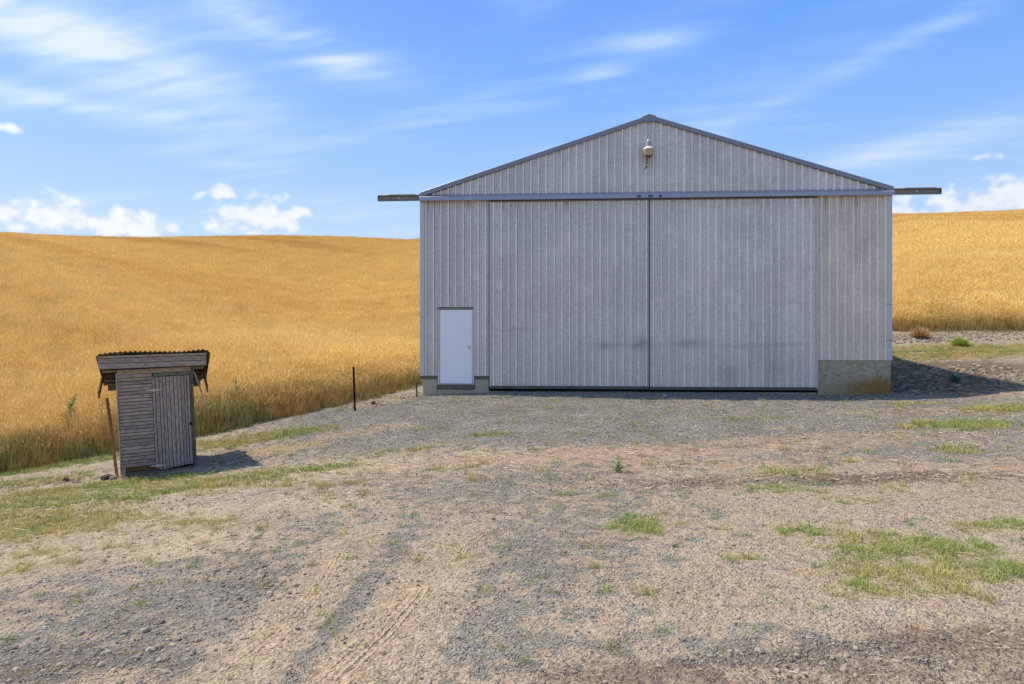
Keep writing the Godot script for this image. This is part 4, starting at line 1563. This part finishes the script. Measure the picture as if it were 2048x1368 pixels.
	box_at(st, Vector3(-0.872, 1.993, 0.134), Vector3(0.858, 2.075, 0.162), 0.004)
	part("fascia_board", st, tones[3], roof)
	st = begin()
	box_at(st, Vector3(-0.885, 2.083, 0.12), Vector3(0.868, 2.125, 0.172), 0.004)
	part("fascia_board", st, greyw, roof)
	var rb := Basis(Vector3.RIGHT, atan(fall))
	for k in 6:
		st = begin()
		var z := 0.06 - k * 0.26
		box(st, Transform3D(rb, Vector3(-0.01, 2.07 + (z - 0.15) * fall, z)), Vector3(1.68, 0.035, 0.09 if k % 2 else 0.12), 0.004)
		part("purlin", st, darkw if k != 2 else greyw, roof)
	for k in 5:
		st = begin()
		var z := -0.07 - k * 0.26
		box(st, Transform3D(rb, Vector3(-0.01, 2.095 + (z - 0.15) * fall, z)), Vector3(1.66, 0.018, 0.17), 0.003)
		part("sheathing_board", st, darkw, roof)
	st = begin()
	box_at(st, Vector3(-0.83, 1.42, -1.40), Vector3(0.81, 1.56, -1.375), 0.004)
	part("back_fascia", st, darkw, roof)
	for s in [-1.0, 1.0]:
		st = begin()
		box(st, Transform3D(rb * Basis(Vector3.UP, s * 0.02), Vector3(s * 0.855 - 0.008, 2.0 + (-0.62 - 0.15) * fall, -0.62)), Vector3(0.022, 0.14, 1.62), 0.004)
		part("rake_board", st, browns if s < 0 else darkw, roof)
	for half in 2:
		st = begin()
		var a := -0.90 if half == 0 else -0.015
		var b := 0.015 if half == 0 else 0.925
		var seg := 96
		var lift := 0.004 * half
		for i in seg:
			var xa := lerpf(a, b, float(i) / seg)
			var xb := lerpf(a, b, float(i + 1) / seg)
			var droop := func(v: float) -> float: return -0.05 * pow(maxf(absf(v) - 0.78, 0.0) / 0.13, 2.0) - 0.012 * sin(v * 5.0)
			var ya: float = 2.148 + 0.011 * sin(xa * TAU / 0.078) + lift + droop.call(xa)
			var yb: float = 2.148 + 0.011 * sin(xb * TAU / 0.078) + lift + droop.call(xb)
			var nn := Vector3(-(yb - ya) / (xb - xa), 1, -fall).normalized()
			var za := 0.225 + 0.012 * sin(xa * 9.0) + (0.02 if half == 0 else 0.0)
			var zb := 0.225 + 0.012 * sin(xb * 9.0) + (0.02 if half == 0 else 0.0)
			var p := [Vector3(xa, ya + (za - 0.15) * fall, za), Vector3(xb, yb + (zb - 0.15) * fall, zb), Vector3(xb, yb + (-1.46 - 0.15) * fall, -1.46), Vector3(xa, ya + (-1.46 - 0.15) * fall, -1.46)]
			quad(st, p[0], p[1], p[2], p[3], nn)
			var dn := Vector3(0, -0.004, 0)
			quad(st, p[0] + dn, p[1] + dn, p[2] + dn, p[3] + dn, -nn)
			quad(st, p[0], p[1], p[1] + dn, p[0] + dn, Vector3(0, 0, 1))
		part("roof_sheet", st, tin, roof)
	# a strip of trim sprung loose from the right corner
	st = begin()
	var prev := Vector3.ZERO
	for i in 13:
		var t := i / 12.0
		var p := Vector3(0.632 + 0.02 * t + 0.20 * pow(t, 0.8), 1.80 - 0.80 * t - 0.02 * t * t, -0.02 + 0.04 * t)
		if t > 0.45:
			p.x -= 0.07 * pow(t - 0.45, 1.6)
		if i > 0:
			var dv := p - prev
			box(st, Transform3D(Basis(Vector3(0, 0, 1), atan2(dv.y, dv.x) - PI / 2), (p + prev) / 2), Vector3(0.034 * (1.0 - 0.6 * t), dv.length() * 1.12, 0.012), 0.002)
		prev = p
	part("loose_strip", st, greyw, oh)


# ---------------------------------------------------------------- wheat
func build_wheat() -> void:
	var m := mat(Color.WHITE, 0.75)
	m.vertex_color_use_as_albedo = true
	m.backlight_enabled = true
	m.backlight = Color(0.55, 0.55, 0.55)
	m.metallic_specular = 0.2
	var near := []
	for k in 4:
		near.append(wheat_clump(300 + k, 34, 0.2, 0.0034, 0.0068))
	var far := []
	for k in 4:
		far.append(wheat_clump(320 + k, 64, 0.5, 0.0065, 0.0125))
	var tn := noise(91, 0.055, 4)
	var tn2 := noise(92, 0.5, 2)
	rng.seed = 333
	var pn := []
	var pf := []
	var d := 8.0
	while d < 150.0:
		var step := 0.26 if d < 40.0 else 0.26 + (d - 40.0) * 0.0042
		var wide := d * 1.1 + 5.0
		var x := -wide
		while x < wide:
			var px := x + rng.randf_range(-0.5, 0.5) * step
			var pd := d + rng.randf_range(-0.5, 0.5) * step
			x += step
			var s := foot(px, pd)
			if s < 0.02 or s > 118.0:
				continue
			if px > -2.7 and px < 11.0 and pd < 32.5:
				continue
			var rows := tn.get_noise_2d(px * 0.35, pd * 1.5)
			var n := tn2.get_noise_2d(px, pd)
			# ripening: paler low on the slope, browner towards the crest, weeds along the foot
			var hill := smoothstep(18.0, 80.0, s)
			var c := Color(1.04, 1.04, 1.06).lerp(Color(0.90, 0.83, 0.66), hill * 0.75)
			c = c.lerp(Color(0.84, 0.66, 0.46), smoothstep(0.0, 0.36, rows) * (0.25 + 0.75 * hill))
			if s < 2.4:
				c = c.lerp(Color(0.80, 0.70, 0.62), smoothstep(2.4, 0.2, s + n) * 0.85)
			c = c * (1.0 + 0.12 * n)
			if s > 62.0 and absf(s - 74.0 + rows * 6.0) < 2.0 and px < 10.0:
				c = c.lerp(Color(0.75, 0.72, 0.66), 0.55)
			var sc := 1.0 + 0.10 * n + 0.05 * rows
			if s < 3.0:   # the crop thins out towards its edge
				sc *= 0.62 + 0.38 * smoothstep(0.0, 3.0, s + 0.8 * n)
				if rng.randf() > 0.45 + 0.55 * smoothstep(0.0, 1.2, s + 0.5 * n):
					continue
			var y := hgt(px, pd)
			if pd < 46.0:
				pn.append([turned(Vector3(px, y, -pd), Vector3(1, sc, 1) * rng.randf_range(0.9, 1.12), 0.08), c])
			else:
				pf.append([turned(Vector3(px, y, -pd), Vector3(1, sc, 1) * rng.randf_range(0.9, 1.12), 0.08), c])
		d += step
	pn.append_array([])
	var field := Node3D.new()
	field.name = "wheat"
	add_child(field)
	tag(field, "ripe golden wheat covering the hill behind the barn and outhouse", "wheat field", "", "stuff")
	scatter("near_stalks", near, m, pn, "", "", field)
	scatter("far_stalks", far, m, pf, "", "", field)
	# green-brown weeds along the edge of the field
	var gm := mat(Color.WHITE, 0.8)
	gm.vertex_color_use_as_albedo = true
	gm.backlight_enabled = true
	gm.backlight = Color(0.45, 0.45, 0.45)
	var weeds := []
	for k in 3:
		weeds.append(grass_clump(350 + k, 30, 0.24, 0.2, 0.62, 0.0042, Color(0.12, 0.125, 0.045), Color(0.33, 0.27, 0.11), 0.4))
	rng.seed = 344
	var pw := []
	for k in 90000:
		var px := rng.randf_range(-22.0, 30.0)
		var pd := rng.randf_range(11.0, 32.0)
		var s := foot(px, pd)
		if s < -0.5 or s > 1.2 or (px > -2.4 and px < 12.5):
			continue
		var n := tn.get_noise_2d(px * 6.0, pd * 6.0)
		var dense := 1.2 + 1.2 * smoothstep(-4.5, -7.0, px) if px < 0.0 else 1.3
		if rng.randf() > dense * (0.55 + n * 0.9):
			continue
		var c := Color(0.9, 1.0, 0.8).lerp(Color(1.6, 1.1, 0.85), clampf(0.35 + n * 1.6 + (0.3 if px > 0.0 else 0.0), 0, 1))
		pw.append([turned(at(px, pd), Vector3.ONE * rng.randf_range(0.6, 1.2) * (1.0 + 0.35 * smoothstep(-4.5, -7.0, px)) * (0.4 + 0.6 * smoothstep(-0.45, 0.25, s)), 0.1), c])
	scatter("edge_weeds", weeds, gm, pw, "green and brown weeds growing along the lower edge of the wheat", "weeds")


# ---------------------------------------------------------------- posts, stones and single plants
func weed_plant(called: String, label: String, category: String, x: float, d: float, h: float, leaves: int, size: float, c: Color, sd: int, stems := 1) -> void:
	var o := thing(called, label, category, at(x, d, -0.02))
	rng.seed = sd
	var m := mat(Color.WHITE, 0.75)
	m.vertex_color_use_as_albedo = true
	m.backlight_enabled = true
	m.backlight = Color(0.4, 0.4, 0.4)
	var ss := begin()
	var sl := begin()
	for q in stems:
		var lean := Vector3(rng.randf_range(-0.1, 0.1), 0, rng.randf_range(-0.08, 0.08)) * h * (1.0 if stems == 1 else 2.4)
		var hh := h * (1.0 if q == 0 else rng.randf_range(0.55, 0.9))
		var pts := []
		var rad := []
		for k in 6:
			var t := k / 5.0
			pts.append(Vector3(0, hh * t, 0) + lean * t * t)
			rad.append(0.009 * (1.0 - 0.75 * t) * maxf(h, 0.5))
		ss.set_color(c * 0.9)
		tube(ss, pts, rad, 5)
		for k in leaves:
			var t := 0.12 + 0.88 * (k + rng.randf()) / leaves
			var p := Vector3(0, hh * t, 0) + lean * t * t
			var a := k * 2.4 + rng.randf()
			var l := size * rng.randf_range(0.6, 1.1) * (1.15 - 0.75 * t)
			var e := Vector3(cos(a), rng.randf_range(0.25, 0.9), sin(a)) * l
			var tone := rng.randf_range(0.75, 1.25)
			blade(sl, p, p + e, Vector3(0, l * 0.15, 0), l * 0.13, c * tone, c * tone * 1.15, 3)
	part("stem", ss, m, o)
	part("foliage", sl, m, o)


func bush(called: String, label: String, category: String, x: float, d: float, r: Vector3, count: int, w: float, c: Color, sd: int) -> void:
	var o := thing(called, label, category, at(x, d, -0.02))
	rng.seed = sd
	var m := mat(Color.WHITE, 0.8)
	m.vertex_color_use_as_albedo = true
	m.backlight_enabled = true
	m.backlight = Color(0.4, 0.4, 0.4)
	var st := begin()
	for k in count:
		var a := rng.randf() * TAU
		var q := sqrt(rng.randf())
		var root := Vector3(cos(a) * r.x * q * 0.5, 0, sin(a) * r.z * q * 0.5)
		var tip := Vector3(cos(a) * r.x * q, r.y * (1.0 - 0.75 * q * q) * rng.randf_range(0.55, 1.1), sin(a) * r.z * q)
		var tone := rng.randf_range(0.7, 1.25)
		blade(st, root, tip, Vector3(0, r.y * 0.12, 0), w, c * tone * 0.85, c * tone * 1.1, 3)
	part("foliage", st, m, o)


func stone(label: String, x: float, d: float, r: Vector3, c: Color, sd: int, called := "stone", category := "stone", lift := 0.4) -> void:
	var st := begin()
	lump(st, Vector3.ZERO, r, sd, 0.5)
	var o := part(called, st, mat(c, 0.9), self)
	o.position = at(x, d, r.y * lift)
	o.rotation.y = sd * 0.7
	tag(o, label, category)


func build_small_things() -> void:
	rng.seed = 616
	# steel fence post, leaning slightly
	var post := thing("fence_post", "thin dark steel fence post standing alone at the gravel's edge", "fence post", at(-3.83, 17.1, -0.25))
	post.rotation.z = deg_to_rad(1.8)
	var rust := mat(Color(0.13, 0.10, 0.09), 0.75, 0.3)
	var st := begin()
	box_at(st, Vector3(-0.024, 0, -0.004), Vector3(0.024, 1.33, 0.004), 0.002)
	box_at(st, Vector3(-0.004, 0, -0.036), Vector3(0.004, 1.33, -0.0045), 0.002)
	part("shaft", st, rust, post)
	st = begin()
	for k in 14:
		box_at(st, Vector3(-0.007, 0.4 + k * 0.065, 0.0045), Vector3(0.007, 0.42 + k * 0.065, 0.012), 0.002)
	part("studs", st, rust, post).set_meta("kind", "stuff")
	# little stake by the barn's corner
	var stake := begin()
	box_at(stake, Vector3(-0.018, -0.2, -0.018), Vector3(0.018, 0.42, 0.018), 0.005)
	var so := part("stake", stake, wood(Color(0.45, 0.40, 0.34)), self)
	so.position = at(-2.55, 18.75)
	so.rotation.z = 0.02
	tag(so, "short thin grey wooden stake beside the barn's left foundation corner", "stake")
	# board leaning on the outhouse
	var pb := begin()
	var foot_p := at(-7.33, 13.0, -0.03)
	var top_p := Vector3(-7.38, 0.66, -12.92)
	top_p = foot_p + Vector3(-0.16, 1.50, 0.06)
	var dv := top_p - foot_p
	box(pb, Transform3D(Basis(Quaternion(Vector3.UP, dv.normalized())), (foot_p + top_p) / 2), Vector3(0.032, dv.length(), 0.062), 0.006)
	for k in 9:
		box(pb, Transform3D(Basis(Quaternion(Vector3.UP, dv.normalized())), foot_p.lerp(top_p, 0.42 + k * 0.06) + Vector3(0.026, 0, 0.01)), Vector3(0.012, 0.03, 0.05), 0.004)
	var bo := part("leaning_board", pb, wood(Color(0.72, 0.58, 0.44)), self)
	tag(bo, "brown wooden post with notched edge leaning upright left of the outhouse", "board")
	# stones
	stone("dark flat stone lying on orange dirt between fence post and barn", -3.55, 18.0, Vector3(0.10, 0.06, 0.07), Color(0.12, 0.09, 0.07), 3)
	stone("small pale stone in the shadow under the middle of the barn doors", 3.9, 17.9, Vector3(0.045, 0.035, 0.04), Color(0.72, 0.70, 0.66), 4)
	stone("black and tan stone at the foot of the leaning brown post", -7.42, 12.85, Vector3(0.11, 0.075, 0.08), Color(0.20, 0.17, 0.13), 5)
	stone("pale stone wedged against the outhouse's lower left corner", -7.24, 12.72, Vector3(0.08, 0.06, 0.06), Color(0.50, 0.46, 0.40), 6)
	stone("dark clod largest of the lumps in the bare strip left of the outhouse", -8.35, 13.1, Vector3(0.08, 0.05, 0.06), Color(0.17, 0.15, 0.13), 8, "clod", "clod")
	# single plants
	weed_plant("tall_weed", "tall leafy green weed rising from the field edge far left of the outhouse", "weed", -11.05, 17.4, 1.2, 70, 0.26, Color(0.20, 0.24, 0.07), 701, 2)
	weed_plant("tall_weed", "thin green weed just left of the outhouse's left eave post", "weed", -9.9, 16.9, 1.15, 26, 0.2, Color(0.21, 0.25, 0.08), 702, 1)
	weed_plant("tall_weed", "bushy green weed above the wheat edge right of the outhouse", "weed", -7.0, 17.7, 0.98, 56, 0.22, Color(0.19, 0.24, 0.08), 703, 2)
	weed_plant("tall_weed", "slender yellow-green weed sticking out of wheat right of the barn", "weed", 17.05, 28.6, 1.35, 30, 0.16, Color(0.33, 0.30, 0.10), 704, 1)
	weed_plant("yard_weed", "single upright green weed in the gravel before the barn's centre", "weed", 1.28, 8.5, 0.24, 22, 0.09, Color(0.30, 0.36, 0.17), 705, 2)
	weed_plant("shaded_weed", "dark green weed in the barn's shadow right of the barn", "weed", 11.95, 18.9, 0.28, 40, 0.2, Color(0.10, 0.22, 0.12), 706, 5)
	bush("green_tuft", "bright yellow-green rounded tuft on the earth bank right of the barn", "plant", 15.95, 24.9, Vector3(0.42, 0.42, 0.35), 900, 0.008, Color(0.36, 0.42, 0.08), 711)
	bush("dry_bush", "dry orange-brown bush at the wheat edge right of the barn", "bush", 15.5, 26.6, Vector3(0.5, 0.5, 0.4), 900, 0.007, Color(0.48, 0.30, 0.14), 712)
	bush("dry_tuft", "pale dry grass tuft beside the green weed in the gravel", "plant", 1.42, 8.5, Vector3(0.09, 0.09, 0.07), 90, 0.0025, Color(0.52, 0.42, 0.26), 713)
	bush("dead_weed", "pale straw-coloured dead weed splayed flat at the front right", "plant", 2.45, 3.72, Vector3(0.2, 0.07, 0.15), 60, 0.0022, Color(0.60, 0.50, 0.35), 714)
	bush("dry_tuft", "reddish dry grass tuft beside the splayed dead weed", "plant", 2.17, 3.78, Vector3(0.09, 0.07, 0.08), 110, 0.002, Color(0.46, 0.28, 0.16), 715)


# ---------------------------------------------------------------- gravel, grass, straw
func build_ground_cover() -> void:
	# gravel
	var gm := mat(Color.WHITE, 0.9)
	gm.vertex_color_use_as_albedo = true
	gm.metallic_specular = 0.2
	var stones := []
	for k in 5:
		rng.seed = 800 + k
		var st := begin()
		pebble(st, 820 + k)
		stones.append(st.commit())
	rng.seed = 810
	var pg := []
	for band in [[2.8, 4.4, 3600.0, 0.0028, 0.0085], [4.4, 6.5, 2100.0, 0.0035, 0.010], [6.5, 10.5, 900.0, 0.005, 0.0135], [10.5, 19.2, 360.0, 0.008, 0.019]]:
		var area: float = 0.86 * (band[1] * band[1] - band[0] * band[0])
		for k in int(area * band[2]):
			var d := sqrt(lerpf(band[0] * band[0], band[1] * band[1], rng.randf()))
			var x := rng.randf_range(-1.0, 1.0) * (0.8 * d + 0.7)
			var g := look_up(gravel_map, x, d)
			if rng.randf() > g * 0.97 + 0.03:
				continue
			if x > -2.4 and x < 9.9 and d > 18.95 - 0.0625 * x:
				continue
			var r: float = lerpf(band[3], band[4], pow(rng.randf(), 2.8))
			var v := rng.randf_range(0.15, 0.36)
			if rng.randf() < 0.08:
				v = rng.randf_range(0.36, 0.5)
			var warm := rng.randf_range(0.07, 0.21)
			var c := Color(v * (1.0 + warm * 0.6), v, v * (0.97 - warm)) if g > 0.25 else Color(v * 1.15, v * 0.98, v * 0.78)
			pg.append([turned(at(x, d, r * 0.25), Vector3(1, rng.randf_range(0.55, 0.95), rng.randf_range(0.7, 1.0)) * r, 0.5), c])
	scatter("gravel", stones, gm, pg, "loose grey gravel strewn over the yard and the pad", "gravel")
	# clods: on the earth bank, beside the outhouse, in the dug dark soil
	var pc := []
	rng.seed = 830
	for q in [[15.5, 26.7, 4.2, 0.75, 1500, 0.02, 0.08], [12.4, 19.8, 1.6, 1.5, 500, 0.03, 0.11], [-8.6, 13.05, 1.1, 0.25, 60, 0.015, 0.05], [11.6, 19.6, 1.3, 1.6, 260, 0.02, 0.07], [-5.0, 12.95, 0.7, 0.4, 80, 0.015, 0.04], [-2.1, 3.75, 0.6, 0.5, 110, 0.008, 0.028], [1.6, 3.4, 1.2, 0.25, 160, 0.006, 0.022], [3.0, 7.75, 2.6, 0.35, 260, 0.01, 0.03], [-1.9, 4.4, 1.4, 1.3, 900, 0.004, 0.018], [-0.1, 4.6, 0.45, 1.4, 300, 0.004, 0.015], [0.6, 4.4, 3.0, 1.6, 1000, 0.004, 0.014], [1.0, 7.2, 5.0, 1.6, 700, 0.006, 0.022], [-4.0, 7.6, 2.4, 1.6, 300, 0.006, 0.02], [-1.6, 4.9, 0.5, 0.3, 50, 0.008, 0.024], [-4.0, 18.4, 1.0, 1.0, 120, 0.02, 0.05]]:
		for k in q[4]:
			var x: float = q[0] + q[2] * clampf(rng.randfn() * 0.6, -1.2, 1.2)
			var d: float = q[1] + q[3] * clampf(rng.randfn() * 0.6, -1.1, 1.1)
			if x < 10.2 and d > 18.6 and x > -2.5:
				continue
			var r := lerpf(q[5], q[6], pow(rng.randf(), 2.0))
			var v := rng.randf_range(0.15, 0.32)
			pc.append([turned(at(x, d, r * 0.1), Vector3(1.2, 0.75, 1.0) * r, 0.4), Color(v * 1.15, v * 0.96, v * 0.72)])
	scatter("soil_clods", stones, gm, pc, "lumps of dry earth on the bank and bare soil", "soil")
	# grass in patches
	var grm := mat(Color.WHITE, 0.7)
	grm.vertex_color_use_as_albedo = true
	grm.backlight_enabled = true
	grm.backlight = Color(0.5, 0.5, 0.5)
	grm.metallic_specular = 0.25
	var near := []
	for k in 4:
		near.append(grass_clump(840 + k, 16, 0.035, 0.02, 0.065, 0.0017, Color(0.17, 0.22, 0.06), Color(0.36, 0.42, 0.13), 0.9))
	var far := []
	for k in 4:
		far.append(grass_clump(850 + k, 22, 0.08, 0.03, 0.085, 0.0034, Color(0.17, 0.22, 0.06), Color(0.37, 0.41, 0.13), 0.8))
	rng.seed = 860
	var nn := []
	var nf := []
	var gt := noise(93, 0.8, 3)
	for band in [[3.4, 7.6, 900.0], [7.6, 27.0, 170.0]]:
		var area: float = 0.86 * (band[1] * band[1] - band[0] * band[0])
		for k in int(area * band[2]):
			var d := sqrt(lerpf(band[0] * band[0], band[1] * band[1], rng.randf()))
			var x := rng.randf_range(-1.0, 1.0) * (0.8 * d + 0.7)
			var g := look_up(grass_map, x, d)
			if rng.randf() > g * 0.9 - 0.03 + (0.006 if d < 7.6 else 0.004):
				continue
			if foot(x, d) > 0.0 or (x > -2.5 and x < 10.1 and d > 18.3):
				continue
			var n := gt.get_noise_2d(x, d)
			var dry := clampf(0.38 + n * 1.5 + (0.25 if x < -3.0 and d < 10.0 else 0.0) + (0.45 if x < -3.5 and d < 8.4 else 0.0) + (0.35 if d > 20.0 else 0.0) + rng.randf_range(-0.25, 0.25) - (0.3 if x > 0.9 and d < 7.0 else 0.0), 0, 1)
			var c := Color(0.92, 1.0, 0.85).lerp(Color(1.75, 1.2, 1.35), dry)
			var s := rng.randf_range(0.6, 1.15) * (0.55 + 0.5 * g)
			(nn if d < 7.6 else nf).append([turned(at(x, d), Vector3.ONE * s, 0.3), c])
	var lawn := Node3D.new()
	lawn.name = "grass"
	add_child(lawn)
	tag(lawn, "short green and yellowing grass growing in patches over the yard", "grass", "", "stuff")
	scatter("near_blades", near, grm, nn, "", "", lawn)
	scatter("far_blades", far, grm, nf, "", "", lawn)
	# straw and dead stems lying on the dirt
	var sm := mat(Color.WHITE, 0.8)
	sm.vertex_color_use_as_albedo = true
	var straw := []
	for k in 4:
		straw.append(straw_clump(870 + k, 12, 0.16, 0.03, 0.10, 0.0011))
	var straw_far := []
	for k in 3:
		straw_far.append(straw_clump(880 + k, 16, 0.35, 0.06, 0.22, 0.003))
	rng.seed = 890
	var ps := []
	var pf := []
	for band in [[2.8, 7.5, 150.0], [7.5, 28.0, 26.0]]:
		var area: float = 0.86 * (band[1] * band[1] - band[0] * band[0])
		for k in int(area * band[2]):
			var d := sqrt(lerpf(band[0] * band[0], band[1] * band[1], rng.randf()))
			var x := rng.randf_range(-1.0, 1.0) * (0.8 * d + 0.7)
			if rng.randf() > look_up(soil_map, x, d) * 0.85 + 0.05:
				continue
			if foot(x, d) > 0.3 or (x > -2.5 and x < 10.1 and d > 18.3):
				continue
			var v := rng.randf_range(0.65, 1.12)
			(ps if d < 7.5 else pf).append([turned(at(x, d, 0.004), Vector3.ONE * rng.randf_range(0.7, 1.2)), Color(v, v * rng.randf_range(0.9, 1.0), v * rng.randf_range(0.82, 1.0))])
	# the tangle of dead stalks in the dip beside the barn
	for k in 900:
		var x := 11.9 + rng.randfn() * 0.9
		var d := 19.9 + rng.randfn() * 1.1
		if x < 10.4:
			continue
		var v := rng.randf_range(0.35, 0.9)
		pf.append([turned(at(x, d, 0.01), Vector3(1, 1.6, 1) * rng.randf_range(0.6, 1.2), 0.25), Color(v, v * 0.94, v * 0.8)])
	var litter := Node3D.new()
	litter.name = "dry_straw"
	add_child(litter)
	tag(litter, "pale dry straw and dead stems lying over the dirt", "straw", "", "stuff")
	scatter("near_straw", straw, sm, ps, "", "", litter)
	scatter("far_straw", straw_far, sm, pf, "", "", litter)


func pebble(st: SurfaceTool, sd: int) -> void:   # unit radius, 20 faces, knocked out of round
	var r := RandomNumberGenerator.new()
	r.seed = sd
	var p := (1.0 + sqrt(5.0)) / 2.0
	var v := []
	for q in [[-1, p, 0], [1, p, 0], [-1, -p, 0], [1, -p, 0], [0, -1, p], [0, 1, p], [0, -1, -p], [0, 1, -p], [p, 0, -1], [p, 0, 1], [-p, 0, -1], [-p, 0, 1]]:
		v.append(Vector3(q[0], q[1], q[2]).normalized() * r.randf_range(0.72, 1.15))
	for t in [[0, 11, 5], [0, 5, 1], [0, 1, 7], [0, 7, 10], [0, 10, 11], [1, 5, 9], [5, 11, 4], [11, 10, 2], [10, 7, 6], [7, 1, 8], [3, 9, 4], [3, 4, 2], [3, 2, 6], [3, 6, 8], [3, 8, 9], [4, 9, 5], [2, 4, 11], [6, 2, 10], [8, 6, 7], [9, 8, 1]]:
		var a: Vector3 = v[t[0]]
		var b: Vector3 = v[t[1]]
		var c: Vector3 = v[t[2]]
		var n := (a - c).cross(a - b)
		if n.dot(a + b + c) < 0:
			n = -n
		tri(st, a, b, c, n.normalized())
